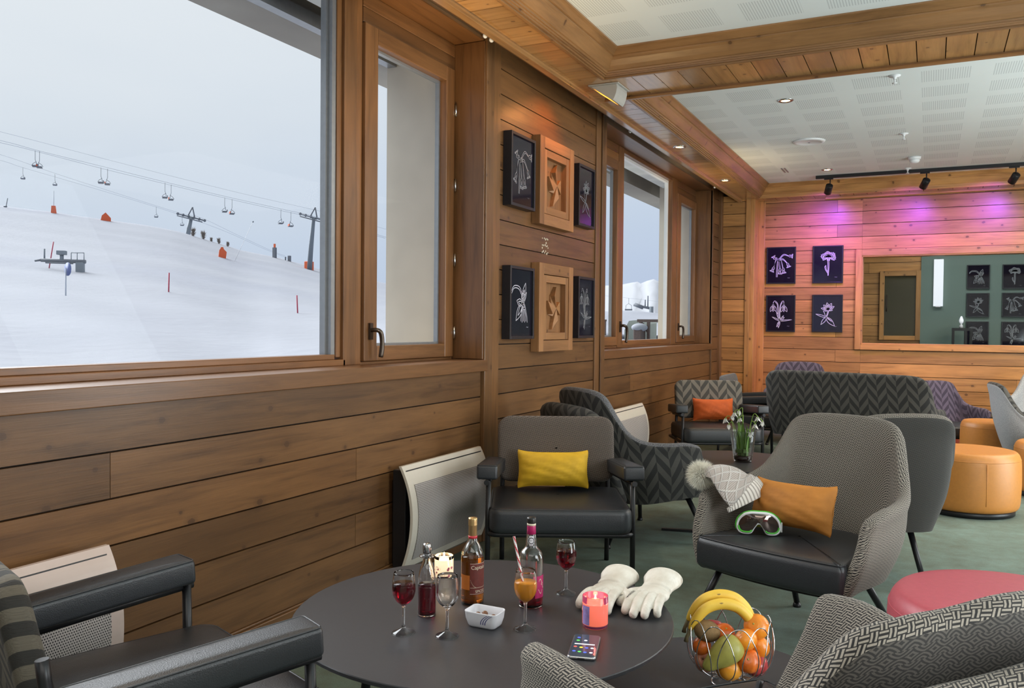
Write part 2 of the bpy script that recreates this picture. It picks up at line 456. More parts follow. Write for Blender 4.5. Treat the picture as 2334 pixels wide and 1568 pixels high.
# vertical trim boards on the left wall
def vtrim(name, y0, y1, z0, z1, proud, m='wood_wall'):
    mb = MB(); mb.box((XW-.01, y0, z0), (XW+proud, y1, z1), axis=2); return struct(mb.build(name, m, bevel=.004))
vtrim('trim_1', 4.172, 4.262, .0, 2.95, .022)
vtrim('trim_2', 4.262, 4.362, .0, 2.95, .012)
vtrim('trim_3', 5.925, 6.02, .0, 2.95, .012)
vtrim('trim_4', 6.02, 6.108, .0, 2.95, .024)
vtrim('trim_5', 9.64, 9.70, .0, 2.95, .018)
vtrim('trim_6', 10.03, 10.12, .0, 2.95, .03)

# back corner section (nearer than the back wall) + its corner posts
mb = MB(); mb.box((XW, 10.14, 0), (-1.86, 10.5, 3.0), 1)
boards(mb, 'y', 10.12, XW+.02, -1.955, .0, 2.76, 1.115, pitch=.1432, splits=False)
struct(mb.build('wall_corner', ['wood_back', 'dark_gap']))
mb = MB(); mb.box((-1.957, 10.105, 0), (-1.905, 10.16, 2.76), axis=2); mb.box((-1.905, 10.115, 0), (-1.857, 10.42, 2.76), axis=2)
struct(mb.build('trim_7', 'wood_back', bevel=.003))
mb = MB(); mb.box((-1.857, 10.375, 0), (-1.785, 10.42, 2.76), axis=2); struct(mb.build('trim_8', 'wood_back', bevel=.003))

# back wall with glazed opening
OX0, OX1, OZ0, OZ1 = -.712, 2.9, 1.04, 2.04
mb = MB()
for (x0, x1, z0, z1) in ((-1.9, OX0, 0, 3.0), (OX1, XR, 0, 3.0), (OX0, OX1, 0, OZ0), (OX0, OX1, OZ1, 3.0)):
    mb.box((x0, YB+.02, z0), (x1, YB+.14, z1), 1)
JB = 1.115
boards(mb, 'y', YB, -1.80, OX0, 0, 2.80, JB, pitch=.1432, seam=(-.98, 0))
boards(mb, 'y', YB, OX0, OX1, 0, OZ0, JB, pitch=.1432)
boards(mb, 'y', YB, OX0, OX1, OZ1, 2.80, JB, pitch=.1432)
boards(mb, 'y', YB, OX1, XR, 0, 2.80, JB, pitch=.1432)
struct(mb.build('wall_back', ['wood_back', 'dark_gap']))
# interior window frame (casing, lining, glass)
mb = MB()
mb.box((OX0-.062, YB-.028, OZ0-.062), (OX0, YB+.02, OZ1+.075), axis=2); mb.box((OX1, YB-.028, OZ0-.062), (OX1+.062, YB+.02, OZ1+.075), axis=2)
mb.box((OX0, YB-.028, OZ1), (OX1, YB+.02, OZ1+.075), axis=0); mb.box((OX0, YB-.028, OZ0-.062), (OX1, YB+.02, OZ0), axis=0)
mb.box((OX0, YB-.02, OZ0), (OX0+.012, YB+.16, OZ1), axis=2); mb.box((OX1-.012, YB-.02, OZ0), (OX1, YB+.16, OZ1), axis=2)
mb.box((OX0, YB-.02, OZ0), (OX1, YB+.16, OZ0+.012), axis=0); mb.box((OX0, YB-.02, OZ1-.012), (OX1, YB+.16, OZ1), axis=0)
w3 = struct(mb.build('window_3', 'wood_back', bevel=.003))
mb = MB(); mb.box((OX0+.012, YB+.115, OZ0+.012), (OX1-.012, YB+.121, OZ1-.012)); mb.build('window_glass', 'pane', w3)

# ------------------------------------------------ room behind the interior window
M['green'] = m_plain('sage_green_paint', (.155, .215, .185), .7, var=.03)
Y2 = 12.6
mb = MB()
mb.box((-2.6, Y2+.02, 0), (-.125, Y2+.15, 3.0), 1)
boards(mb, 'y', Y2, -2.6, -.125, 0, 2.9, JB, pitch=.1432)
struct(mb.build('wall_far_timber', ['wood_back', 'dark_gap']))
mb = MB(); mb.box((-.125, Y2-.03, 0), (XR, Y2+.15, 3.0)); struct(mb.build('wall_far_green', 'green'))
mb = MB(); mb.box((-2.75, YB+.1, 0), (-2.6, Y2+.2, 3.0)); struct(mb.build('wall_far_side', 'green'))
mb = MB(); mb.box((-2.75, YB+.02, 2.9), (XR, Y2+.2, 3.0)); struct(mb.build('ceiling_far', 'white'))
# framed internal window on the timber part
mb = MB(); x0, x1, z0, z1 = -.63, -.125, 1.065, 2.0
mb.box((x0, Y2-.05, z0), (x0+.06, Y2, z1), axis=2); mb.box((x1-.06, Y2-.05, z0), (x1, Y2, z1), axis=2)
mb.box((x0+.06, Y2-.05, z1-.07), (x1-.06, Y2, z1), axis=0); mb.box((x0+.06, Y2-.05, z0), (x1-.06, Y2, z0+.06), axis=0)
w4 = struct(mb.build('window_4', 'wood_back', bevel=.004))
M['dim_glass'] = m_plain('dim_glazing', (.055, .045, .018), .12, var=.3, scale=3.)
mb = MB(); mb.box((x0+.06, Y2-.02, z0+.06), (x1-.06, Y2-.01, z1-.07)); mb.build('window_glass', 'dim_glass', w4)
mb = MB(); mb.tube([(x0+.09, Y2-.06, 1.45), (x0+.09, Y2-.075, 1.5), (x0+.09, Y2-.075, 1.62), (x0+.09, Y2-.06, 1.67)], .008); mb.build('window_handle', 'bronze', w4)

# right and near walls, off to the side of the picture
mb = MB()
boards(mb, 'x', XR+.1, YN, YB, 0, 3.0, JB, pitch=.1432)
mb.box((XR+.1, YN, 0), (XR+.22, YB, 3.0), 1); struct(mb.build('wall_right', ['wood_back', 'dark_gap']))
mb = MB(); mb.box((XW-.3, YN-.15, 0), (XR+.2, YN, 3.0)); struct(mb.build('wall_near', 'white'))

# ------------------------------------------------ ceiling: coffers, soffits, cornices
mb = MB(); mb.box((XW-.6, YN, ZC), (XR+.2, YB+.1, ZC+.2)); o = mb.build('ceiling', 'ceiling'); struct(o)
YA, YB1 = 4.83, 5.31       # cross soffit
XA = -1.78                 # coffer side of the wall soffit
XT = -2.02                 # pelmet side of the wall soffit
mb = MB()
def soffit_strip(mb, x0, x1, y0, y1, along, w, th=.02):
    a = y0 if along == 'x' else x0; end = y1 if along == 'x' else x1
    while a < end-.01:
        b = min(a+w, end)
        if along == 'x': mb.box((x0, a+.0025, ZS), (x1, b-.0025, ZS+th), axis=0)
        else: mb.box((a+.0025, y0, ZS), (b-.0025, y1, ZS+th), axis=1)
        a = b
soffit_strip(mb, XT, XA, YN, YB-.02, 'x', .138)
soffit_strip(mb, XA, XR, YA, YB1, 'y', .1405)
soffit_strip(mb, XA, XR, 9.995, YB, 'y', .1405)
mb.box((XT, YN, ZS+.02), (XA, YB, ZC), 1); mb.box((XA, YA, ZS+.02), (XR, YB1, ZC), 1); mb.box((XA, 9.995, ZS+.02), (XR, YB, ZC), 1)
struct(mb.build('ceiling_soffit', ['wood_soffit', 'dark_gap']))
# pelmet board hiding the curtain track
mb = MB(); mb.box((XT-.012, YN, ZS-.022), (XT+.012, 10.12, ZC), axis=1); mb.box((XT-.026, YN, ZS-.034), (XT+.020, 10.12, ZS-.016), axis=1)
struct(mb.build('trim_9', 'wood_soffit', bevel=.003))
# cornice profile: (offset into the coffer, height above soffit)
PROF = [(-.028, .002), (-.028, -.014), (-.018, -.018), (-.004, -.018), (-.004, -.008), (.006, -.008), (.008, .0), (.016, .0), (.018, .008), (.026, .008), (.029, .017), (.036, .020), (.050, .040), (.068, .070), (.078, .082), (.078, .089), (.086, .092), (.105, .112), (.118, .122), (.120, .134)]
def cornice(name, kind, base, a0, a1, m0, m1, m='wood_crown'):
    """kind 'x+': runs along y at x=base, faces +x.  'y-': runs along x at y=base, faces -y. m0,m1 mitre signs at the ends"""
    mb = MB(); L = 28; rows = []
    for k in range(L+1):
        t = k/L; row = []
        for d, h in PROF:
            s0 = a0+m0*d; s1 = a1+m1*d; a = lerp(s0, s1, t)
            row.append((base+d, a, ZS+h) if kind == 'x+' else (a, base-d, ZS+h))
        rows.append(row)
    ro = rng.random()*30
    mb.grid(rows, 0, None, smooth=False, gc=lambda i, j: ((rows[i][j][1] if kind == 'x+' else rows[i][j][0])+ro, j*.013, .3), rn=.45)
    return struct(mb.build(name, m, merge=False))
cornice('trim_10', 'x+', XA, YN, YA, 0, -1)
cornice('trim_11', 'y-', YA, XA, XR, 1, 0)
cornice('trim_12', 'x+', XA, YB1-.02, 9.995, 0, -1)
cornice('trim_13', 'y-', 9.995, XA, XR, 1, 0, 'wood_back')
mb = MB(); mb.box((XA-.17, YB1-.012, ZS-.018), (XR, YB1+.012, ZS+.06), axis=0); mb.box((XA-.17, YB1-.02, ZS-.024), (XR, YB1+.006, ZS-.010), axis=0)
struct(mb.build('trim_14', 'wood_crown', bevel=.002))
mb = MB(); mb.box((-1.10, 10.27, ZS-.02), (XR, 10.30, ZS+.004), axis=0); mb.box((-1.10, 10.262, ZS-.026), (XR, 10.29, ZS-.012), axis=0)
struct(mb.build('trim_15', 'wood_back', bevel=.002))

# ================================================================= WINDOWS
def reveal(mb, y0, y1, z0, z1, xb=-2.45, near=True):
    t = .02
    if near: mb.box((xb, y0-t, z0), (XW+.012, y0, z1), axis=2)
    mb.box((xb, y1, z0), (XW+.012, y1+t, z1), axis=2)
    mb.box((xb, y0, z1), (XW+.005, y1, z1+t), axis=1)
def sash(parent, y0, y1, z0, z1, g, x=-2.43, handle=None, label='window_sash'):
    """opening sash: frame outer y0..y1,z0..z1, glass rectangle g=(y0,y1,z0,z1)"""
    mb = MB(); xb = x-.06
    mb.box((xb, y0, z0), (x+.012, g[0], z1), axis=2); mb.box((xb, g[1], z0), (x+.012, y1, z1), axis=2)
    mb.box((xb, g[0], z0), (x+.012, g[1], g[2]), axis=1); mb.box((xb, g[0], g[3]), (x+.012, g[1], z1), axis=1)
    s = mb.build(label, 'wood_frame', parent, bevel=.004)
    mb = MB(); e = .012
    mb.box((xb+.005, g[0], g[2]), (xb+.03, g[0]+e, g[3])); mb.box((xb+.005, g[1]-e, g[2]), (xb+.03, g[1], g[3]))
    mb.box((xb+.005, g[0]+e, g[2]), (xb+.03, g[1]-e, g[2]+e)); mb.box((xb+.005, g[0]+e, g[3]-e), (xb+.03, g[1]-e, g[3])); mb.build('glazing_seal', 'alu', s)
    mb = MB(); mb.box((xb+.012, g[0]+.002, g[2]+.002), (xb+.018, g[1]-.002, g[3]-.002)); mb.build('window_glass', 'pane', s)
    if handle:
        hy, hz = handle; mb = MB(); X = x+.012
        mb.box((X, hy-.012, hz-.03), (X+.012, hy+.012, hz+.05))
        mb.tube(catmull([(X+.006, hy, hz+.015), (X+.038, hy, hz+.017), (X+.05, hy+.018, hz+.006), (X+.052, hy+.028, hz-.03), (X+.05, hy+.03, hz-.075), (X+.046, hy+.026, hz-.115)], 4), [.0105]*8+[.0115]*8+[.012]*4+[.010], 10)
        mb.build('window_handle', 'bronze', s)
    return s
# --- window 1 (big fixed pane + narrow sash)
mb = MB(); reveal(mb, YN, 4.162, 1.024, 2.79, near=False)
mb.box((-2.45, YN, .958), (XW+.028, 4.20, 1.022), axis=1)                       # sill board
mb.box((-2.50, YN, 1.022), (-2.43, 3.18, 1.050), axis=1)                         # bottom rail
mb.box((-2.51, YN, 1.050), (-2.445, 3.12, 1.074), axis=1)
mb.box((-2.50, 3.163, 1.022), (-2.43, 3.256, 2.79), axis=2); mb.box((-2.50, 3.258, 1.022), (-2.435, 3.304, 2.79), axis=2)
mb.box((-2.51, 3.128, 1.06), (-2.445, 3.163, 2.74), axis=2)
mb.box((-2.50, YN, 2.72), (-2.43, 3.163, 2.79), axis=1)
for k in range(2): mb.box((-2.50, 3.304, 2.648+k*.0715), (-2.43, 4.162, 2.648+.070+k*.0715), axis=1)
mb.box((-2.50, 3.304, 1.015), (-2.436, 4.162, 1.034), axis=1); mb.box((-2.50, 4.146, 1.03), (-2.436, 4.162, 2.648), axis=2)
w1 = struct(mb.build('window_1', 'wood_frame', bevel=.003))
mb = MB(); mb.box((-2.49, YN, 1.074), (-2.484, 3.112, 2.73)); mb.build('window_glass', 'pane', w1)
mb = MB(); mb.box((-2.50, 3.100, 1.066), (-2.452, 3.128, 2.74)); mb.box((-2.506, 3.086, 1.074), (-2.476, 3.100, 2.74)); mb.build('glazing_seal', 'alu', w1)
sash(w1, 3.307, 4.145, 1.036, 2.644, (3.411, 4.056, 1.109, 2.563), handle=(3.352, 1.17))
for z in (2.42, 2.0, 1.58, 1.17):
    mb = MB(); mb.lathe([(.007, -.035), (.007, .035)], 8, (-2.414, 4.150, z)); mb.build('hinge', 'steel', w1)
# --- window 2 (sash, fixed centre, sash)
mb = MB(); reveal(mb, 6.125, 9.64, 1.03, 2.77)
mb.box((-2.45, 6.10, .962), (XW+.026, 9.665, 1.028), axis=1)
mb.box((-2.50, 6.125, 1.028), (-2.43, 9.64, 1.048), axis=1)
mb.box((-2.50, 6.965, 1.03), (-2.425, 7.097, 2.77), axis=2); mb.box((-2.50, 8.648, 1.03), (-2.425, 8.834, 2.77), axis=2)
mb.box((-2.50, 7.097, 1.04), (-2.43, 8.648, 1.092), axis=1); mb.box((-2.50, 7.097, 2.732), (-2.43, 8.648, 2.77), axis=1)
for y0, y1 in ((6.184, 6.965), (8.834, 9.64)):
    for k in range(2): mb.box((-2.50, y0, 2.632+k*.07), (-2.43, y1, 2.70+k*.07), axis=1)
w2 = struct(mb.build('window_2', 'wood_frame', bevel=.003))
mb = MB(); mb.box((-2.49, 7.1, 1.09), (-2.484, 8.645, 2.735)); mb.build('window_glass', 'pane', w2)
mb = MB(); mb.box((-2.505, 8.622, 1.09), (-2.47, 8.648, 2.733)); mb.box((-2.505, 7.097, 2.708), (-2.47, 8.622, 2.733)); mb.build('glazing_seal', 'white', w2)
sash(w2, 6.13, 6.962, 1.05, 2.63, (6.22, 6.915, 1.125, 2.549))
sash(w2, 8.838, 9.635, 1.05, 2.63, (8.973, 9.575, 1.116, 2.548), handle=(8.90, 1.205))
mb = MB(); X = -2.425; hy, hz = 7.03, 1.20
mb.box((X, hy-.014, hz-.035), (X+.012, hy+.014, hz+.06))
mb.tube(catmull([(X+.006, hy, hz+.02), (X+.038, hy, hz+.022), (X+.05, hy+.03, hz+.008), (X+.052, hy+.045, hz-.03), (X+.05, hy+.047, hz-.08), (X+.046, hy+.035, hz-.125)], 4), .0125, 10)
mb.build('window_handle', 'bronze', w2)

# curtain track under the pelmet gap with its end knobs
cr = thing('curtain_track', 'white curtain track running behind the ceiling pelmet above both windows', 'curtain track', (-2.075, 0, 2.715))
mb = MB(); mb.box((-.012, 2.2, 0), (.012, 10.05, .018)); mb.build('rail', 'white', cr)
for y in (3.86, 3.93, 9.02, 6.2):
    mb = MB(); mb.ball((0, y, -.016), .013, 12, 8); mb.build('glider_knob', 'white', cr)
mb = MB(); mb.box((-.05, 2.2, .018), (.05, 10.05, .12)); mb.build('fixing_board', 'wood_wall', cr)
# ================================================================= OUTSIDE
# loggia around the windows: lintel beam, soffit, dividing fins
mb = MB(); mb.box((-3.28, -6, 2.787), (-3.0, 11.2, 3.3)); o = mb.build('beam_exterior', 'soffit_ext'); struct(o)
mb = MB(); mb.box((-3.0, -6, 2.98), (-2.52, 11.2, 3.3)); o = mb.build('soffit_exterior', 'soffit_ext'); struct(o)
mb = MB(); mb.box((-3.012, 4.34, -.2), (-2.505, 5.9, 2.98)); struct(mb.build('wall_exterior_fin', 'concrete'))
mb = MB(); mb.box((-2.89, 9.75, -.2), (-2.505, 10.9, 2.98)); struct(mb.build('wall_exterior_pier', 'concrete'))
mb = MB(); mb.box((-2.9, -6, .2), (-2.505, 11.2, .93)); struct(mb.build('wall_exterior_parapet', 'concrete'))
# roller blind housing tucked under the lintel, beside the fin
rb = thing('blind_housing', 'slim grey blind box under the outside lintel of the big window', 'blind', (-2.97, 0, 2.79))
mb = MB(); mb.box((-.03, -4., -.012), (.03, 4.335, .06)); mb.build('casing', 'alu', rb)

RIDGE = [(-109.31, 49.50, 15.64), (-105.49, 57.20, 15.40), (-101.09, 64.66, 15.13), (-97.96, 69.30, 14.80), (-94.44, 74.03, 14.21), (-91.53, 77.60, 13.81), (-89.09, 80.39, 13.26), (-86.13, 83.56, 12.13), (-83.37, 86.31, 11.00), (-79.60, 89.80, 10.10), (-76.95, 92.08, 9.18), (-74.01, 94.46, 8.24), (-68.50, 98.53, 6.97), (-62.23, 102.60, 5.66), (-54.11, 107.11, 4.41), (-45.64, 110.98, 3.62), (-38.73, 113.58, 3.18), (-30.64, 116.02, 3.00)]
RAZ = [atan2(p[0], p[1]) for p in RIDGE]
def interp(x, xs, ys):
    if x <= xs[0]: return ys[0]
    for i in range(len(xs)-1):
        if x <= xs[i+1]: return lerp(ys[i], ys[i+1], (x-xs[i])/(xs[i+1]-xs[i]))
    return ys[-1]
def ground(x, y):
    a = atan2(x, y); rho = math.hypot(x, y)
    z1 = interp(a, RAZ, [p[2] for p in RIDGE]); z0 = interp(a, [-.75, -.45], [-.6, .9])
    t = max(0., (rho-5)/115); z = z0+(z1-z0)*t**1.5
    if t > 1: z = z1-(rho-120)*.30
    return z
mb = MB(); rows = []
for i in range(150):
    a = lerp(-1.75, -.16, i/149); row = []
    for j in range(120):
        rho = 4.2+(j/119)**2*128
        x, y = rho*sin(a), rho*cos(a)
        z = ground(x, y)+(.05*sin(rho*.55+a*9)+.05*sin(a*40+rho*.2))*min(1, rho/30)*(1 if rho < 112 else 0)
        if x > -2.95: x = -2.95
        row.append((x, y, z))
    rows.append(row)
mb.grid(rows, 0); o = mb.build('ground_snow', 'snow'); struct(o)
# distant mountain range seen through the second window
MT = [(-300, 530, 10), (-262, 545, 20), (-228.32, 554.86, 24.38), (-205.42, 563.74, 29.77), (-193.90, 567.81, 30.73), (-188.14, 569.74, 31.98), (-184.39, 570.97, 32.60), (-182.35, 571.62, 31.38), (-178.04, 572.98, 33.22), (-173.72, 574.30, 34.45), (-170.81, 575.17, 32.92), (-162.07, 577.70, 27.14), (-142.0, 582.96, 33.2), (-110, 590, 30), (-60, 600, 22)]
mb = MB(); rows = []
for i, p in enumerate(MT):
    row = []
    for j in range(10):
        t = j/9; k = lerp(.45, 1., t)
        row.append((p[0]*k+(rng.uniform(-1, 1) if 0 < j < 9 and 2 < i < 12 else 0), p[1]*k, lerp(-8, p[2], t**.8)))
    row.append((p[0]*1.2, p[1]*1.2, -10)); rows.append(row)
mb.grid(rows, 0)
M['snow_far'] = m_plain('distant_snow', (.43, .44, .475), .95, scale=.02, var=.06)
o = mb.build('mountain_range', 'snow_far'); struct(o)

M['cable'] = m_plain('steel_rope', (.42, .46, .53), .6)
M['lift_grey'] = m_plain('galvanised_lift_steel', (.20, .23, .26), .6, .2)
M['orange_pad'] = m_plain('orange_crash_padding', (.72, .13, .045), .7)
M['pole_red'] = m_plain('red_piste_marker', (.42, .05, .09), .6)
M['lift_dark'] = m_plain('hazed_lift_steel', (.15, .165, .19), .6)  # distance haze put into the colour, paler than the steel itself
M['bark'] = m_plain('bare_branches', (.25, .215, .185), .9)
def rope(pts, r, label):
    mb = MB(); mb.tube(catmull(pts, 6), r*.72, 6); return tag(mb.build('lift_cable', 'cable'), label, 'cable', 'ropes of the two chairlifts')
rope([(-97.72, 50.51, 23.54), (-92.65, 59.30, 22.09), (-87.69, 66.42, 20.49), (-82.16, 73.14, 18.78), (-76.06, 79.47, 17.06), (-69.94, 84.90, 15.54), (-67.70, 86.70, 14.88), (-62.82, 90.29, 13.39), (-57.09, 94.03, 11.40)], .022, 'topmost grey lift cable, running above the paired chairs to the pylon tip')
rope([(-97.72, 50.50, 22.45), (-92.65, 59.29, 21.13), (-90.54, 62.47, 20.39), (-86.57, 67.86, 19.20), (-82.16, 73.14, 17.89), (-77.53, 78.03, 16.62), (-72.59, 82.65, 15.39), (-70.56, 84.39, 14.90), (-67.70, 86.70, 13.99), (-62.82, 90.30, 12.38), (-57.08, 94.03, 10.55)], .03, 'upper of the two close haul ropes that carry the paired chairs')
rope([(-95.95, 49.58, 21.80), (-90.97, 58.21, 20.53), (-88.89, 61.33, 19.90), (-85.00, 66.63, 18.62), (-80.67, 71.81, 17.38), (-76.12, 76.62, 16.13), (-71.27, 81.15, 14.92), (-67.85, 84.03, 14.18), (-66.47, 85.12, 13.59), (-61.68, 88.66, 12.01)], .03, 'lower of the two close haul ropes that carry the paired chairs')
rope([(-118.65, 64.39, 25.66), (-113.71, 72.76, 23.75), (-110.05, 78.20, 21.84), (-106.25, 83.29, 20.09), (-101.97, 88.47, 18.22), (-99.62, 91.11, 17.28), (-97.75, 93.11, 16.78), (-94.24, 96.66, 14.51), (-90.52, 100.16, 12.24), (-89.06, 101.45, 11.57)], .026, 'upper faint rope of the farther lift, passing over the short pylon by the trees')
rope([(-119.53, 64.87, 25.05), (-114.56, 73.30, 23.14), (-113.08, 75.56, 22.41), (-108.41, 82.11, 20.49), (-102.96, 88.85, 18.26), (-99.32, 92.91, 16.63), (-95.85, 96.49, 14.89), (-92.15, 100.02, 12.68), (-89.23, 102.64, 11.19)], .026, 'lower faint rope of the farther lift, passing the short pylon by the trees')
# chairs on the lifts (small: hanger, seat, backrest in one mesh each)
def lift_chair(p, s, flip, label, group, red):
    mb = MB(); f = -1 if flip else 1
    mb.tube([(0, 0, 0), (0, 0, -1.05*s), (.10*f*s, 0, -1.3*s), (.12*f*s, 0, -1.6*s)], .03*s, 6)
    mb.tube([(.12*f*s, 0, -1.25*s), (-.22*f*s, 0, -1.5*s), (-.34*f*s, 0, -1.72*s)], .028*s, 6)
    mb.box((-.30*s, -.5*s, -1.84*s), (.26*s, .5*s, -1.74*s), 1)
    mb.box((.26*f*s-.05*s, -.5*s, -1.78*s), (.26*f*s+.05*s, .5*s, -1.56*s), 2 if red else 1)
    o = mb.build('lift_chair', ['lift_grey', 'lift_dark', 'orange_pad'], None, loc=p, rotz=radians(50)); tag(o, label, 'lift chair', group)
CH = [(-90.78, 62.11, 20.39), (-88.89, 61.33, 19.99), (-86.85, 67.50, 19.10), (-84.86, 66.81, 18.69), (-82.45, 72.81, 17.86), (-80.51, 71.99, 17.39), (-77.82, 77.75, 16.55), (-75.80, 76.93, 16.10), (-72.98, 82.30, 15.42), (-70.75, 81.59, 14.90), (-67.87, 86.57, 13.87)]
CW = ['first pair from the left', 'second pair from the left', 'third pair from the left', 'fourth pair from the left', 'pair nearest the tall pylon']
for i, p in enumerate(CH):
    lab = ('%s chair of the %s on the upper lift line' % (('left', 'right')[i % 2], CW[i//2])) if i < 10 else 'lone lift chair right of the tall pylon, cut by the window seal'
    lift_chair(p, .98, i % 2, lab, 'chairs on the nearer chairlift', i % 2)
for p, lab in zip([(-112.25, 75.01, 22.25), (-110.05, 78.20, 21.72), (-101.97, 88.47, 18.10), (-99.62, 91.11, 17.08)], ['small lift chair farthest left on the lower faint rope', 'small lift chair above the orange-footed snow lance', 'small pale lift chair left of the short pylon', 'small lift chair hanging right under the arms of the short pylon']):
    lift_chair(p, .85, 0, lab, 'chairs on the farther chairlift', 0)
# pylons
def pylon(base, top, s, label):
    t = thing('lift_pylon', label, 'pylon', base)
    d = Vector(top)-Vector(base)
    mb = MB(); mb.tube([(0, 0, -1.), d*.45, d], [.34*s, .30*s, .22*s], 12); mb.build('mast', 'lift_grey', t)
    ax = Vector((.66, .55, -.20))
    mb = MB(); mb.tube([d-ax*2.1*s, d+ax*2.1*s], .09*s, 8); mb.tube([d-ax*2.0*s+Vector((.3, -.3, -.35)), d+ax*1.6*s+Vector((.3, -.3, -.35))], .07*s, 8)
    mb.tube([d-ax*.5*s, d+Vector((.15, .1, 1.3*s))], .08*s, 6); mb.tube([d+ax*.5*s, d+Vector((.15, .1, 1.3*s))], .08*s, 6); mb.build('crossarm', 'lift_dark', t)
    for k in range(6):
        c = d+ax*(-1.9+k*.76)*s
        mb = MB(); mb.ball(c+Vector((0, 0, .02)), (.17*s, .17*s, .2*s), 8, 6); mb.build('sheave', 'lift_dark', t)
    return t
b = (-71.9, 86.4, ground(-71.9, 86.4)); t = pylon(b, (-69.94, 84.90, 14.55), 1.0, 'tall grey chairlift pylon with orange padding round its foot')
mb = MB(); mb.box((-.45, -.45, -.9), (.45, .45, 1.0)); mb.build('crash_pad', 'orange_pad', t, bevel=.1)
b = (-99.4, 91.5, ground(-86., 79.6)); pylon(b, (-98.76, 92.04, 16.83), 1.15, 'short grey chairlift pylon on the crest beside the bare trees')
# orange pads and marker poles on the slope
def pad(p, w, h, label, pent=False):
    z = ground(p[0], p[1]); mb = MB()
    if pent: mb.prism([(-w/2, -.5), (w/2, -.5), (w*.5, h*.35), (.05, h), (-w*.3, h*.6)], -.25, .25, axis=1)
    else: mb.prism([(-w*.45, -.5), (w*.35, -.5), (w*.5, h*.55), (w*.2, h*.8), (w*.12, h), (-.1, h), (-w*.22, h*.8), (-w*.3, h*.7)], -.3, .3, axis=1)
    o = mb.build('crash_pad', 'orange_pad', None, loc=(p[0], p[1], z), rotz=radians(48)); tag(o, label, 'crash pad', 'orange pads on the ski slope')
pad((-93.0, 72.9), 1.25, 1.0, 'orange pentagonal pad on the crest under the second pair of chairs', True)
pad((-68.7, 68.27), .95, 1.15, 'upright orange pad with a neck, in mid slope left of the posts')
pad((-51.42, 64.84), 1.1, .66, 'low orange pad cut off by the big window seal at right', True)
t = thing('snow_lance', 'thin snow lance with orange padded foot on the crest at left', 'snow lance', (-96.5, 68.4, ground(-96.5, 68.4)))
mb = MB(); mb.tube([(0, 0, .4), (.05, 0, 2.7)], .035, 6); mb.build('lance_pole', 'cable', t)
mb = MB(); mb.prism([(-.3, -.4), (.35, -.4), (.2, .85), (-.22, .85)], -.25, .25, axis=1); mb.build('foot_pad', 'orange_pad', t, rotz=radians(48))
t = thing('snow_lance', 'white leaning snow lance rising behind the necked orange pad', 'snow lance', (-67.9, 69.2, ground(-67.9, 69.2)))
mb = MB(); mb.tube([(0, 0, -.2), (1.45, 1.3, 4.3)], .022, 6); mb.build('lance_pole', 'white', t)
mb = MB(); mb.ball((1.47, 1.32, 4.35), .09, 8, 6); mb.build('nozzle', 'lift_grey', t)
t = thing('snow_lance', 'tiny grey snow lance on the crest at the far left edge', 'snow lance', (-99.3, 64.2, ground(-99.3, 64.2)))
mb = MB(); mb.tube([(0, 0, -.2), (.15, .15, 1.1)], .05, 6); mb.tube([(-.2, -.1, .1), (.1, .1, .1)], .08, 6); mb.build('lance_pole', 'lift_grey', t)
def marker(p, h, lean, label):
    z = ground(p[0], p[1]); mb = MB(); mb.tube([(0, 0, -.3), (lean*.67, lean*.74, h)], .035, 8)
    o = mb.build('piste_marker', 'pole_red', None, loc=(p[0], p[1], z)); tag(o, label, 'marker pole', 'red piste marker poles')
marker((-36.95, 32.87), 1.12, .03, 'upright red piste pole in the middle of the snow slope')
marker((-30.08, 35.27), .95, -.06, 'red piste pole leaning left, nearest the window post')
marker((-49.6, 34.8), 1.6, .28, 'red piste pole leaning across the half-buried lift machine')
# half-buried drag lift machine
t = thing('drag_lift_station', 'grey drag lift machinery half buried in snow at the left', 'lift station', (-48.6, 35.1, ground(-48.6, 35.1)), radians(-54))
mb = MB(); mb.tube([(0, -1.3, .55), (0, 1.3, .50)], .12, 8); mb.tube([(0, -1.3, .55), (0, -1.65, .5)], .07, 6); mb.tube([(.1, -1.0, .4), (.1, .6, .38)], .06, 6); mb.build('boom', 'lift_dark', t)
mb = MB(); mb.box((-.2, .75, -.6), (.2, 1.2, .45)); mb.build('column', 'lift_grey', t, bevel=.03)
mb = MB(); mb.box((-.2, -.35, .9), (.2, .15, 1.15)); mb.tube([(0, -.1, .5), (0, -.1, .95)], .12, 8); mb.build('motor', 'lift_grey', t)
mb = MB()
for y in (.45, .8, 1.2): mb.tube([(0, y, .55), (0, y, 1.05)], .025, 6)
mb.tube([(0, .45, 1.05), (0, 1.2, 1.05)], .025, 6); mb.build('railing', 'lift_grey', t)
mb = MB(); mb.tube([(0, -1.1, .5), (0, -1.1, 1.25)], .05, 6); mb.build('mast', 'lift_grey', t)
t = thing('signpost', 'blue sign turned edge-on atop a grey pole in the snow', 'signpost', (-34.81, 25.25, ground(-34.81, 25.25)))
mb = MB(); mb.tube([(0, 0, -.3), (0, 0, 1.3)], .03, 8); mb.build('pole', 'cable', t)
M['sign_blue'] = m_plain('blue_sign_face', (.08, .12, .32), .5)
mb = MB(); mb.lathe([(.0, -.02), (.30, -.02), (.30, .02), (0, .02)], 16); o = mb.build('sign_disc', 'sign_blue', t); o.location = (.06, .06, 1.25); o.rotation_euler = (radians(90), 0, radians(-12))
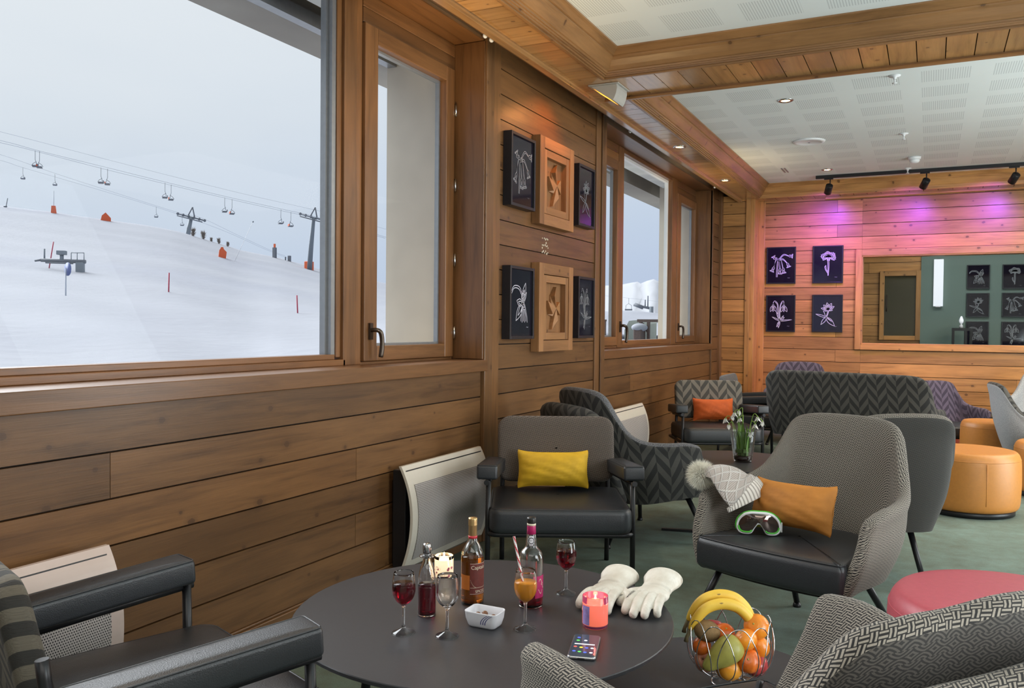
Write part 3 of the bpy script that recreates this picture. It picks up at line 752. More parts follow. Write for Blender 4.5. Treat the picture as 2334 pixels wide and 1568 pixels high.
# bare trees and dark posts on the crest
def tree(p, h, label):
    t = thing('bare_tree', label, 'tree', (p[0], p[1], ground(p[0], p[1])-.1), 0, 'bare trees on the crest')
    mb = MB(); mb.tube([(0, 0, -.3), (0, 0, h*.6)], [.09, .05], 6); mb.build('trunk', 'bark', t)
    mb = MB()
    for k in range(170):
        a = rng.uniform(0, 2*pi); z0 = rng.uniform(.0, .6)*h; r = rng.uniform(.1, .55)*h*.6
        mb.tube([(0, 0, z0), (r*cos(a), r*sin(a), z0+rng.uniform(.2, .42)*h)], [.02, .008], 4, caps=False)
    mb.build('branches', 'bark', t)
for p, h, l in (((-87.0, 81.4), 1.35, 'left of the two bushy bare trees beside the short pylon'), ((-85.9, 82.1), 1.35, 'right of the two bushy bare trees beside the short pylon'), ((-84.6, 83.5), .95, 'small bare tree, first after the bushy pair on the crest'), ((-83.9, 84.4), .8, 'small bare tree, second after the bushy pair on the crest'), ((-85.2, 82.8), .7, 'low scrubby bush at the right foot of the bushy tree pair')): tree(p, h, l)
t = thing('slope_post', 'dark square post with a red cap on the crest', 'post', (-78.9, 87.8, ground(-78.9, 87.8)))
mb = MB(); mb.box((-.2, -.2, -.4), (.2, .2, 1.35)); mb.build('shaft', 'lift_dark', t)
mb = MB(); mb.box((-.1, -.1, 1.35), (.1, .1, 1.85)); mb.build('cap', 'orange_pad', t)
t = thing('slope_post', 'shorter dark twin post nearer the tall pylon', 'post', (-77.4, 89.0, ground(-77.4, 89.0)))
mb = MB(); mb.box((-.16, -.16, -.4), (.16, .16, .75)); mb.build('shaft', 'lift_dark', t)
mb = MB(); mb.box((-.52, -.3, -.4), (-.38, -.2, .6)); mb.build('strut', 'lift_dark', t)

# things outside the second window
t = thing('lift_chair', 'wide chairlift seat hanging in front of the mountain, in the second window', 'lift chair', (-19.0, 56.91, 3.2))
mb = MB(); mb.tube([(0, 0, 0), (0, 0, -.38), (-.18, -.05, -.5), (-.2, -.05, -.8)], .015, 6); mb.tube([(0, 0, -.38), (.18, .05, -.5), (.2, .05, -.8)], .015, 6); mb.build('hanger', 'lift_grey', t)
mb = MB(); mb.box((-.24, -.1, -.86), (.24, .1, -.76)); mb.build('seat', 'lift_dark', t)
rope([(-26, 54, 3.9), (-19., 56.91, 3.2), (-13, 58.5, 2.5)], .008, 'thin cable carrying the wide chair in the second window')
t = thing('lift_station', 'dark lift machinery beside the outer pier in the second window', 'lift station', (-11.95, 38.2, 2.05))
mb = MB(); mb.tube([(-.55, 0, .18), (.35, 0, .0)], .06, 8); mb.tube([(-.5, 0, .2), (-.1, 0, .05)], .09, 8); mb.tube([(.0, 0, .05), (.0, 0, .42)], .03, 6); mb.tube([(.13, 0, .05), (.13, 0, .6)], .03, 6); mb.build('machinery', 'lift_dark', t)
mb = MB(); mb.tube([(.3, 0, .1), (.3, 0, -1.6)], .10, 8); mb.build('column', 'lift_grey', t)
M['fence'] = m_plain('weathered_fence_timber', (.12, .085, .075), .85, var=.3)
M['tarp'] = m_plain('grey_green_tarpaulin', (.16, .18, .16), .8)
t = thing('timber_fence', 'dark timber railing half buried in snow, in the second window', 'fence', (-4.2, 13.4, 0))
mb = MB(); mb.box((-.12, -.02, 1.29), (.65, .02, 1.335)); mb.build('rail', 'fence', t)
for x in (-.06, .07, .33):
    mb = MB(); mb.box((x-.022, -.025, .3), (x+.022, .025, 1.29)); mb.build('post', 'fence', t)
mb = MB(); mb.tube([(-.03, 0, 1.27), (.06, 0, 1.12)], .02, 6); mb.build('brace', 'fence', t)
mb = MB(); mb.box((-.30, -.12, .4), (-.16, .12, 1.16)); o = mb.build('timber_bin', 'fence', None, loc=(-4.02, 13.3, .03), bevel=.02); tag(o, 'small dark timber bin capped with snow beside the railing', 'bin')
mb = MB(); mb.ball((-4.25, 13.3, 1.20), (.13, .16, .07)); o = mb.build('snow_heap', 'snow'); tag(o, 'rounded cap of snow lying on the small timber bin', 'snow')
mb = MB(); P = []
for i in range(9):
    s = i/8; P.append([(-5.15+s*.62, 15.2, .6), (-5.15+s*.62, 15.2, 1.15+.13*s), (-5.10+s*.62, 15.3, 1.32+.015*sin(s*6))])
mb.grid(P, 0); o = mb.build('tarpaulin', 'tarp'); tag(o, 'grey green tarpaulin screen under the snow bank in the second window', 'tarpaulin')
mb = MB(); rows = []
for i in range(20):
    row = []
    for j in range(14):
        x = -6.6+i*.16; y = 15.4+j*.5
        row.append((x, y, 1.30+.26*sin(pi*min(1, j/9))*(.7+.3*sin(i*.35))-(j == 0)*.06))
    rows.append(row)
mb.grid(rows, 0); o = mb.build('snow_bank', 'snow'); tag(o, 'smooth heaped snow bank above the tarpaulin in the second window', 'snow')
t = thing('terrace_rail', 'pale timber terrace railing at the left edge of the second window', 'railing', (-4.12, 11.3, 0))
mb = MB(); mb.box((-.6, -.02, 1.285), (.02, .02, 1.31)); mb.build('rail', 'fence', t)
for x in (-.45, -.15, -.0):
    mb = MB(); mb.box((x-.015, -.015, .5), (x+.015, .015, 1.285)); mb.build('post', 'fence', t)

# ---------------------------------------------------------------- sky
w = bpy.data.worlds.new('overcast_sky'); scene.world = w; w.use_nodes = True
t = NT('x', 'world'); t.t = w.node_tree; t.t.nodes.clear()
out = t.n('ShaderNodeOutputWorld'); bg = t.n('ShaderNodeBackground'); t.t.links.new(bg.outputs[0], out.inputs[0])
d = t.n('ShaderNodeTexCoord').outputs['Generated']; s = t.sep(d)
cl = t.noise(t.vmath('MULTIPLY', d, (1.6, 1.6, 4.)), 1.2, 4, .55)
az = t.math('MULTIPLY_ADD', s[0], -.55, s[2])           # brighter to the left and upwards
f = t.math('ADD', t.math('MULTIPLY_ADD', s[2], 1.6, t.math('MULTIPLY_ADD', s[0], -.35, -.02)), t.math('MULTIPLY_ADD', cl, .30, -.15), clamp=True)
c = t.ramp(f, [(0., (.50, .585, .78)), (.30, (.575, .665, .815)), (.58, (.72, .78, .86)), (1., (.92, .94, .95))])
t.t.links.new(c, bg.inputs[0]); bg.inputs[1].default_value = 1.0
# ================================================================= FURNITURE
def cushion(mb, outline, z0, z1, r=.02, crown=.01, mi=0, under=True, frame=None):
    """soft slab over a closed 2D outline, rounded edges, slight crown; frame maps local (x,y,z)"""
    n = len(outline); cx_ = sum(p[0] for p in outline)/n; cy_ = sum(p[1] for p in outline)/n
    # inward normals
    nrm = []
    for i in range(n):
        a = Vector(outline[i-1]); b = Vector(outline[(i+1) % n]); d = (b-a)
        if d.length < 1e-9: d = Vector((1, 0))
        d.normalize(); nrm.append(Vector((-d.y, d.x)))
    area = sum(outline[i][0]*outline[(i+1) % n][1]-outline[(i+1) % n][0]*outline[i][1] for i in range(n))
    sg = 1 if area > 0 else -1
    rows = []
    def ring(ins, z, s=1.):
        row = []
        for p, q in zip(outline, nrm):
            x = p[0]+sg*q.x*ins; y = p[1]+sg*q.y*ins
            row.append((cx_+(x-cx_)*s, cy_+(y-cy_)*s, z))
        rows.append(row)
    if under: ring(r, z0, .02); ring(r, z0, .6)
    for k in range(5): a = pi/2*k/4; ring(r*(1-sin(a)), z0+r*(1-cos(a)))
    for k in range(5): a = pi/2*k/4; ring(r*(1-cos(a)), z1-r+r*sin(a))
    for s, c in ((.93, .35), (.8, .65), (.6, .87), (.3, .98), (.02, 1.)): ring(r, z1+crown*c, s)
    P = rows
    fr = frame or (lambda p: p)
    mb.grid([[fr(p) for p in row] for row in P], mi, lambda i, j: (P[min(i, len(P)-1)][j % n][0], P[min(i, len(P)-1)][j % n][1]+.3*(P[min(i, len(P)-1)][j % n][2]-z1)), closev=True)
def rrect(w, h, r, n=6, cx_=0, cy_=0):
    out = []
    for (sx, sy, a0) in ((1, 1, 0), (-1, 1, pi/2), (-1, -1, pi), (1, -1, 1.5*pi)):
        for k in range(n+1):
            a = a0+pi/2*k/n; out.append((cx_+sx*(w/2-r)+r*cos(a), cy_+sy*(h/2-r)+r*sin(a)))
    # subdivide long straight edges
    res = []
    for i, p in enumerate(out):
        q = out[(i+1) % len(out)]; L = math.hypot(q[0]-p[0], q[1]-p[1]); k = max(1, int(L/.05))
        for t in range(k): res.append((lerp(p[0], q[0], t/k), lerp(p[1], q[1], t/k)))
    return res

# --------------------------------------------------------------- tube-frame armchair
def frame_chair(label, loc, rotz, fabric, group=None, back_shift=(0, 0), bw=.592, bh=.332):
    root = thing('lounge_armchair', label, 'armchair', loc, rotz, group)
    hs, ha = .391, .577
    mb = MB(); cushion(mb, rrect(.655, .575, .06, cy_=-.03), hs-.122, hs-.004, .028, .012); s = mb.build('seat', 'leather', root)
    mb = MB(); o = rrect(.632, .552, .05, cy_=-.03); mb.tube([(x, y, hs-.010) for x, y in o], .0032, 6, closed=True); mb.build('piping', 'leather', s)
    # backrest
    lean = atan2(.075, .33)
    def fr(p):
        x, y, z = p; yy = y*cos(lean)+0; return (x+back_shift[0], .205+.5*.075+z*cos(lean)+y*sin(lean)+back_shift[1]-.06, .428+bh/2-.003+y*cos(lean)-z*sin(lean))
    def fr2(p): x, y, z = p; return fr((x, y, -z))
    mb = MB(); cushion(mb, rrect(bw, bh, .065), 0, .062, .022, .008, frame=lambda p: fr((p[0], p[1], .05-p[2])))
    mb.build('backrest', fabric, root)
    for s in (-1, 1):
        mb = MB(); mb.tube([(s*.333, -.255, .0), (s*.333, -.250, .30), (s*.330, -.245, .502)], .0125, 10); mb.build('leg', 'metal_black', root)
        mb = MB(); mb.tube(catmull([(s*.272, .262, .0), (s*.272, .250, .26), (s*.272, .245, .40), (s*.262, .262, .60)], 4), .0125, 10); mb.build('leg', 'metal_black', root)
        # arm: rail + pad, splayed outwards and rising a little towards the front
        f = Vector((s*.338, -.250, ha)); b = Vector((s*.300, .245, ha-.036)); d = (b-f); L = d.length; d.normalize(); side = d.cross(Vector((0, 0, 1))).normalized(); up = side.cross(d)
        mb = MB(); mb.tube([f-up*.083-d*.008, b-up*.083], .0125, 10); mb.build('arm_rail', 'metal_black', root)
        mb = MB()
        out = rrect(.098, L, .012, 4, 0, L/2)
        cushion(mb, out, -.070, -.004, .012, .004, frame=lambda p: f+side*p[0]+d*p[1]+up*p[2])
        a = mb.build('armrest', 'leather', root)
        mb = MB(); mb.tube([f+side*x+d*y+up*(-.006) for x, y in rrect(.090, L-.008, .010, 3, 0, L/2)], .0022, 6, closed=True); mb.build('piping', 'leather', a)
    mb = MB(); R = rrect(.664, .54, .05, 6, cy_=-.01)
    mb.tube([(x, y, .262) for x, y in R], .0125, 10, closed=True); mb.tube([(-.272, .250, .44), (.272, .250, .44)], .011, 8); mb.build('seat_frame', 'metal_black', root)
    return root

# --------------------------------------------------------------- upholstered shell chairs
HALF = [((0, .215, .275), (0, .335, 0.823)), ((.07, .213, .274), (.075, .334, 0.822)), ((.13, .203, .270), (.14, .328, 0.818)), ((.18, .185, .267), (.195, .318, 0.806)), ((.207, .167, .264), (.226, .305, 0.786)),
        ((.228, .145, .262), (.247, .286, 0.750)), ((.245, .115, .260), (.273, .243, 0.668)), ((.26, .075, .260), (.302, .185, 0.590)), ((.272, .02, .263), (.331, .10, 0.550)),
        ((.282, -.10, .272), (.347, -.03, 0.538)), ((.288, -.22, .281), (.349, -.14, 0.536)), ((.288, -.312, .275), (.341, -.222, 0.518))]
def shell_mesh(half, widen=0., th=.05, bulge=.02, nv=14, sub=3, lift=0., mats=('meander', 'meander'), other=None, midmat=False):
    prof = [(Vector(a)+Vector((widen if i else 0, 0, 0)), Vector(b)+Vector((widen if i else 0, 0, lift))) for i, (a, b) in enumerate(half)]
    if widen:
        prof = [prof[0], (Vector((widen*.5, half[0][0][1], half[0][0][2])), Vector((widen*.5, half[0][1][1], half[0][1][2]+lift)))]+prof[1:]
    neg = [(Vector(a), Vector(b)+Vector((0, 0, lift))) for a, b in other] if other else prof
    full = [(Vector((-a.x, a.y, a.z)), Vector((-b.x, b.y, b.z))) for a, b in neg[:0:-1]]+prof
    A = catmull([p[0] for p in full], sub); B = catmull([p[1] for p in full], sub)
    nc = len(A)
    S = [[A[i].lerp(B[i], j/nv) for j in range(nv+1)] for i in range(nc)]
    # outward bulge
    cen = Vector((0, -.05, .45))
    for i in range(nc):
        for j in range(nv+1):
            t = j/nv; o = S[i][j]-cen; o.z = 0
            if o.length > 1e-6: S[i][j] = S[i][j]+o.normalized()*bulge*sin(pi*min(1, t*1.15))*(1 if t < .87 else .95)
    def nor(i, j):
        du = S[min(i+1, nc-1)][j]-S[max(i-1, 0)][j]; dv = S[i][min(j+1, nv)]-S[i][max(j-1, 0)]
        n = du.cross(dv); n.normalize(); return n
    N = [[nor(i, j) for j in range(nv+1)] for i in range(nc)]
    mid = S[nc//2][nv//2]; sgn = 1 if N[nc//2][nv//2].dot(mid-Vector((0, -.05, mid.z))) > 0 else -1
    # arc lengths for uv
    U = [0.]
    for i in range(1, nc): U.append(U[-1]+(S[i][nv*2//3]-S[i-1][nv*2//3]).length)
    Vv = [[0.]*(nv+1) for _ in range(nc)]
    for i in range(nc):
        for j in range(1, nv+1): Vv[i][j] = Vv[i][j-1]+(S[i][j]-S[i][j-1]).length
    # column sections; extra rounded columns at both ends
    cols = []
    for e in (4, 3, 2, 1): cols.append((0, -1, e))
    for i in range(nc): cols.append((i, 0, 0))
    for e in (1, 2, 3, 4): cols.append((nc-1, 1, e))
    G = []; UV = []; narc = 6
    for (i, side, e) in cols:
        a = pi/2*e/4.02; tk = th/2*cos(a)
        row = []; uvr = []
        adv = Vector()
        for j in range(nv+1):
            if side:
                dd = (S[i][j]-S[i-side][j]).normalized(); p = S[i][j]+dd*(th/2*sin(a))
            else: p = S[i][j]
            row.append(p+N[i][j]*sgn*tk); uvr.append((U[i]+side*th/2*sin(a), Vv[i][j]))
        upd = (S[i][nv]-S[i][nv-1]).normalized()
        top = row[-1]-N[i][nv]*sgn*tk
        for k in range(1, narc):
            b = pi*k/narc; row.append(top+N[i][nv]*sgn*tk*cos(b)+upd*tk*sin(b)); uvr.append((U[i]+side*th/2*sin(a), Vv[i][nv]+th*1.5*k/narc))
        for j in range(nv, -1, -1):
            if side:
                dd = (S[i][j]-S[i-side][j]).normalized(); p = S[i][j]+dd*(th/2*sin(a))
            else: p = S[i][j]
            row.append(p-N[i][j]*sgn*tk); uvr.append((U[i]+side*th/2*sin(a), Vv[i][nv]*2+th*1.5-Vv[i][j]))
        G.append(row); UV.append(uvr)
    mb = MB()
    ids = [[mb.vert(p) for p in row] for row in G]
    for i in range(len(G)-1):
        for j in range(len(G[0])-1):
            mi = 0 if j < nv+narc//2-2 else 1
            if midmat and mi == 0 and len(G)*.22 < i < len(G)*.78: mi = 2
            mb.face([ids[i][j], ids[i+1][j], ids[i+1][j+1], ids[i][j+1]], mi, [UV[i][j], UV[i+1][j], UV[i+1][j+1], UV[i][j+1]], True)
    return mb
def base_outline(half, widen=0., inset=.03, front=.0):
    R = [(a[0]+(widen if i else 0)-inset if i else 0, a[1]-inset*.9) for i, (a, b) in enumerate(half)]
    xe = half[-1][0][0]+widen+front
    R = [p for p in R if p[1] > .0]+[(lerp(R[len([p for p in R if p[1] > .0])-1][0], xe, .62), -.19), (xe, -.312), (xe-.006, -.338)]
    pts = R+[(x, -.348-.022*(1-(x/xe)**2)) for x in (xe*.93, xe*.6, xe*.25, 0)]
    full = pts+[(-x, y) for x, y in pts[-2:0:-1]]
    return full
def shell_chair(label, loc, rotz, mats=('meander', 'meander'), seat='leather', group=None, scale=1., name='shell_armchair', widen=0., cat='armchair', band=None, half=None, lift=0., legs=None, other=None):
    half = half or HALF
    root = thing(name, label, cat, loc, rotz, group, scale)
    mb = shell_mesh(half, widen, mats=mats, lift=lift, other=other, midmat=len(mats) > 2); mb.build('shell', list(mats), root)
    mb = MB(); ol = base_outline(half, widen, .022, .014); ol = [(p.x, p.y) for p in catmull([(x, y, 0) for x, y in ol]+[(ol[0][0], ol[0][1], 0)], 3)[:-1]]
    cushion(mb, ol, .258, .386, .030, .004); s = mb.build('seat', seat, root)
    k = len(ol)
    front = sorted([p for p in ol if p[1] < -.30], key=lambda p: p[0])
    mb = MB(); mb.tube([(x*.985, y+.008, .381) for x, y in front], .0022, 6); mb.build('piping', seat, s)
    mb = MB(); o2 = base_outline(half, widen, .06, -.05); o2 = [(x, y+.06 if y < -.25 else y) for x, y in o2]; mb.prism(o2, .240, .275); mb.build('seat_base', 'metal_black', root)
    w = widen
    for (tx, ty, fx, fy) in legs or ((-.235-w, -.24, -.333-w, -.319), (.235+w, -.24, .333+w, -.319), (-.15-w, .12, -.16-w, .235), (.15+w, .12, .22+w, .275)):
        mb = MB(); mb.tube([(tx, ty, .262), (fx, fy, .018)], [.0155, .0125], 10); mb.lathe([(.0165, 0), (.0175, .006), (.013, .022)], 12, (fx, fy, 0)); mb.build('leg', 'metal_black', root)
    if band:
        bh = [((a[0]*1.10, a[1]+.075, a[2]+.02), (b[0]*1.13+(.02 if i else 0), b[1]+.085, b[2]-.075)) for i, (a, b) in enumerate(half[:6])]
        bo = [((a[0]*1.10, a[1]+.075, a[2]+.02), (b[0]*1.08+(.02 if i else 0), b[1]+.085, b[2]-.075)) for i, (a, b) in enumerate(other[:6])] if other else None
        mb = shell_mesh(bh, widen, th=.075, bulge=.012, other=bo); mb.build('back_band', [band, band], root)
    return root

def pillow(label, loc, w, h, t, m, rot, seed=1):
    r = random.Random(seed); n = 26; mb = MB(); nz = [(r.uniform(3, 9), r.uniform(3, 9), r.uniform(0, 6)) for _ in range(5)]
    for sgn in (1, -1):
        P = []
        for i in range(n+1):
            row = []
            for j in range(n+1):
                a = 2*i/n-1; b = 2*j/n-1
                a = sin(a*pi/2)**1 if 0 else a*(1.5-.5*a*a); b = b*(1.5-.5*b*b)
                x = w/2*a*(1-.085*(1-b*b)*a*a); y = h/2*b*(1-.20*(1-a**4)*b*b)
                f = max(0., (1-abs(a)**2.3)*(1-abs(b)**2.3))**.72; cr = 1-.07*(abs(a)*abs(b))**6; x *= cr; y *= cr
                wr = sum(sin(p*a*2+q*b*2+s) for p, q, s in nz)/5
                edge = max(abs(a), abs(b))**3
                z = sgn*t/2*f*(1+.10*wr)+sgn*.0065*edge*sin(15*(a if abs(b) > abs(a) else b)+seed+3*wr)*(1-edge*.8)
                row.append((x, y, z))
            P.append(row)
        mb.grid(P, 0, lambda i, j: (i*.01, j*.01), flip=(sgn < 0))
    o = mb.build('throw_cushion', m); o.location = loc; o.rotation_euler = rot; return tag(o, label, 'cushion')

def ottoman(label, loc, r, h, m, sx=1., sy=1., rz=0., group='round leatherette poufs'):
    root = thing('pouf', label, 'pouf', loc, rz, group)
    mb = MB(); b = .035
    pr = [(r*.90, .038), (r*.955, .05), (r*.985, .09), (r*1.0, h*.5), (r*.992, h*.80), (r*.975, h*.90), (r*.93, h*.965), (r*.86, h*.992), (r*.6, h*1.0), (r*.3, h*1.004), (0, h*1.005)]
    prc = [(p.x, p.y) for p in catmull([(a, z, 0) for a, z in pr], 3)]; prc = [(max(a, 0), z) for a, z in prc]
    mb.lathe(prc, 64, sx=sx, sy=sy); o = mb.build('body', m, root)
    mb = MB(); mb.tube([(r*.981*sx*cos(2*pi*k/64), r*.981*sy*sin(2*pi*k/64), h*.875) for k in range(64)], .0028, 6, closed=True)
    mb.tube([(r*1.0*sx*cos(-1.25), r*1.0*sy*sin(-1.25), z) for z in (h*.86, h*.5)]+[(r*.985*sx*cos(-1.25), r*.985*sy*sin(-1.25), .09)], .0022, 6); mb.build('seam', m, o)
    mb = MB(); mb.lathe([(r*.86, 0), (r*.90, .006), (r*.90, .04), (r*.6, .042)], 48, sx=sx, sy=sy); mb.build('base', 'metal_black', root)
    return root

def round_table(label, c, r, h, group=None, legs=3, a0=0., foot=False):
    root = thing('coffee_table', label, 'table', (c[0], c[1], 0), 0, group)
    mb = MB(); mb.lathe([(0, h-.012), (r-.004, h-.012), (r, h-.009), (r, h-.002), (r-.0015, h), (0, h)], 96, smooth=False); mb.build('tabletop', 'table_top', root)
    for k in range(legs):
        a = a0+2*pi*k/legs; mb = MB(); mb.tube([(r*.62*cos(a), r*.62*sin(a), h-.012), (r*.70*cos(a), r*.70*sin(a), 0)], .013, 10); mb.build('leg', 'metal_black', root)
    mb = MB(); mb.tube([(r*.62*cos(2*pi*k/48), r*.62*sin(2*pi*k/48), h-.022) for k in range(48)], .01, 8, closed=True); mb.build('support_ring', 'metal_black', root)
    if foot:
        mb = MB(); mb.box((-.42, -.26, .0), (.0, -.235, .014)); o = mb.build('floor_bar', 'metal_black', root); o.rotation_euler = (0, 0, radians(12))
    return root

HALF_SOFA = [((min(a[0], .240), max(a[1], -.20) if i < 11 else -.27, a[2]), (min(b[0], .250), max(b[1], -.05-.02*(i-9)), b[2])) for i, (a, b) in enumerate(HALF)]
HALF_FG = [((0, .25, .275), (0, .375, .785)), ((.06, .245, .274), (.06, .374, .785)), ((.10, .235, .270), (.11, .371, .782)), ((.14, .215, .267), (.15, .362, .775)), ((.17, .19, .264), (.178, .350, .757)),
        ((.20, .16, .262), (.20, .330, .725)), ((.23, .12, .260), (.235, .285, .655)), ((.25, .075, .260), (.28, .22, .596)), ((.267, .02, .263), (.325, .12, .585)),
        ((.282, -.10, .272), (.358, -.01, .592)), ((.290, -.22, .281), (.374, -.13, .598)), ((.290, -.312, .275), (.374, -.222, .588))]
HALF_FG2 = [(a, (b[0]+(.085*min(1., i/3.) if i < 7 else .085*max(0., (9-i)/3.)), b[1]+(.01 if i < 6 else 0), b[2]+(.01 if i < 6 else 0))) for i, (a, b) in enumerate(HALF_FG)]
# ---- placement
frame_chair('black tube-frame armchair with long padded arms, at the bottom left beside the pale pink radiator', (-1.59, 1.33, 0), radians(159.5), 'herring_dk', 'tube-frame armchairs', back_shift=(.10, .055), bw=.50, bh=.30)
frame_chair('black tube-frame armchair with brown key-pattern back, holding the mustard cushion', (-1.618, 3.796, 0), radians(26.2), 'meander_br', 'tube-frame armchairs')
frame_chair('black tube-frame armchair with taupe herringbone back, holding the orange red cushion', (-1.637, 7.233, 0), radians(28.2), 'herring_lt', 'tube-frame armchairs')
frame_chair('tube-frame armchair with plain grey back seen side-on in the far corner', (-1.57, 8.53, 0), radians(90), 'tweed', 'tube-frame armchairs')
shell_chair('grey key-pattern shell armchair with black seat, holding the ski goggles and amber cushion', (-.428, 3.574, 0), radians(-19.4), ('meander', 'meander'), group='shell armchairs')
shell_chair('shade-darkened key-pattern shell armchair seen from behind, just behind the goggles chair', (-.262, 4.537, 0), radians(212.4), ('meander_shade', 'meander'), group='shell armchairs', scale=.98)
shell_chair('herringbone shell armchair with its back to us, between mustard chair and window wall', (-1.545, 4.655, 0), radians(142.4), ('herring', 'tweed'), group='shell armchairs', band='herring', lift=.025)
shell_chair('key-pattern shell armchair cut off at the bottom right corner, back towards us', (-.262, 1.612, 0), radians(231), ('meander', 'meander', 'hex'), group='shell armchairs', band='meander', half=HALF_FG, other=HALF_FG2)
shell_chair('small shell armchair with violet herringbone lining and black seat, right of the sofa', (.17, 9.10, 0), radians(30), ('herring_lt', 'herring_pu'), group='shell armchairs', scale=.84)
shell_chair('shell armchair with violet herringbone back, peeping over the herringbone sofa', (-1.23, 9.42, 0), radians(10), ('herring_lt', 'herring_pu'), group='shell armchairs')
shell_chair('pale grey shell armchair facing right, at the right edge above the orange poufs', (.78, 8.02, 0), radians(100), ('tweed_lt', 'herring'), group='shell armchairs', scale=.93)
shell_chair('pale grey shell armchair farthest back at the right edge, by the interior window', (.98, 9.10, 0), radians(-12), ('tweed_lt', 'tweed_lt'), group='shell armchairs')
shell_chair('two-seat sofa in dark herringbone seen from behind, below the flower prints', (-.57, 7.92, 0), radians(163), ('herring', 'herring'), name='sofa', cat='sofa', widen=.43, half=HALF_SOFA)

round_table('large round anthracite coffee table carrying the drinks and bottles', (-1.057, 1.984), .50, .45, 'round coffee tables', legs=3, a0=radians(75))
round_table('low round anthracite side table tucked under the big one, carrying the fruit basket', (-.525, 2.385), .33, .22, 'round coffee tables', legs=3, a0=1.4)
round_table('round anthracite coffee table in mid room carrying the vase of snowdrops', (-1.06, 5.25), .42, .40, 'round coffee tables', legs=3, a0=2.2, foot=True)

ottoman('large orange pouf standing clear in the middle of the carpet at right', (.24, 6.44, 0), .315, .42, 'vin_or')
ottoman('orange pouf half hidden between violet-lined chair and pale grey chair', (.50, 8.53, 0), .25, .42, 'vin_or')
ottoman('orange pouf cut by the right edge of the picture', (.88, 7.32, 0), .31, .40, 'vin_or')
ottoman('coral pouf behind the dark chair back, under the violet-lined chair', (.05, 9.74, 0), .25, .42, 'vin_cor')
ottoman('big raspberry red pouf in the right foreground', (.235, 2.91, 0), .345, .42, 'vin_red', group='round leatherette poufs')

pillow('mustard yellow velvet cushion on the tube-frame armchair', (-1.669, 3.855, .504), .37, .205, .19, 'must', (radians(78), 0, radians(26.2)), 3)
pillow('orange red velvet cushion on the herringbone tube-frame armchair', (-1.671, 7.323, .506), .37, .215, .19, 'rust', (radians(78), 0, radians(28.2)), 5)
pillow('amber velvet cushion on the key-pattern armchair beside the goggles', (-.486, 3.555, .500), .39, .215, .19, 'amber', (radians(74), radians(-2), radians(-26)), 8)
# ================================================================= THINGS ON THE TABLES
TZ = .45
M['wine'] = m_glass('red_wine', (.22, .004, .018), 1.34)
M['rum'] = m_glass('amber_spirit', (.62, .20, .02), 1.36)
M['port_wine'] = m_glass('ruby_wine', (.30, .006, .02), 1.34)
M['juice'] = m_plain('orange_juice', (.75, .27, .01), .25, var=.06)
M['gold'] = m_plain('gold_foil', (.55, .36, .16), .32, .8, var=.2)
M['magenta'] = m_plain('magenta_foil', (.36, .012, .10), .35)
M['label_red'] = m_plain('dark_red_label', (.115, .018, .012), .6, var=.35, scale=120.)
M['label_amber'] = m_plain('amber_label', (.40, .11, .012), .55)
M['cream'] = m_plain('cream_print', (.62, .55, .42), .6)
M['white_glaze'] = m_plain('white_glaze', (.70, .70, .74), .2, var=.03)
M['blue_glaze'] = m_plain('blue_glaze', (.03, .035, .16), .25)
M['ink'] = m_plain('black_ink', (.01, .01, .012), .6)
M['nut'] = m_plain('roasted_nut', (.16, .065, .025), .5, var=.3, scale=90.)
M['straw_r'] = m_plain('red_straw_stripe', (.52, .03, .045), .45)
M['straw_w'] = m_plain('white_straw_stripe', (.78, .76, .74), .45)
M['cork_black'] = m_plain('black_stopper', (.012, .012, .012), .35)

GLASS_O = [(0, 0), (.0275, 0), (.0285, .0012), (.0275, .003), (.018, .0065), (.008, .0115), (.0042, .019), (.0035, .035), (.0036, .052), (.0046, .066), (.010, .0725), (.0185, .080), (.0255, .091), (.0287, .104), (.0289, .115), (.0278, .130), (.0248, .1495), (.0243, .1502)]
GLASS_I = [(.0237, .1495), (.0267, .130), (.0278, .115), (.0276, .104), (.0246, .0925), (.0175, .0822), (.0085, .0765), (0, .075)]
def lathe_obj(name, prof, m, parent, n=36, sub=None):
    mb = MB(); mb.lathe(prof, n); return mb.build(name, m, parent)
def smooth_prof(p, k=3):
    q = [(max(0, v.x), v.y) for v in catmull([(a, b, 0) for a, b in p], k)]; return q
def level(prof, z, shrink=-.00025):
    """inner profile up to height z, for the drink"""
    out = []
    P = prof[::-1]
    for i in range(len(P)-1):
        a, b = P[i], P[i+1]
        if b[1] <= z: out.append((max(0, a[0]-shrink), a[1]))
        else:
            out.append((max(0, a[0]-shrink), a[1])); t = (z-a[1])/(b[1]-a[1]); out.append((lerp(a[0], b[0], t)-shrink, z)); break
    out[0] = (0, out[0][1]-.0003)
    out.append((0, z)); return out
GP = smooth_prof(GLASS_O)+smooth_prof(GLASS_I)
def wine_glass(label, x, y, fill=None, m='wine', group='stemmed wine glasses'):
    t = thing('wine_glass', label, 'glass', (x, y, TZ), 0, group)
    lathe_obj('glass_body', GP, 'glass', t)
    if fill: lathe_obj('drink', level(smooth_prof(GLASS_I), fill), m, t)
    return t
wine_glass('stemmed glass of red wine, leftmost on the table, beside the decanter bottle', -1.159, 1.755, .124)
wine_glass('empty stemmed wine glass between decanter bottle and white dish', -1.052, 1.786)
g = wine_glass('stemmed glass of orange juice with a straw in it', -.902, 1.918, .121, 'juice')
wine_glass('stemmed glass of red wine at the back right, nearest the mustard chair', -.921, 2.230, .125)
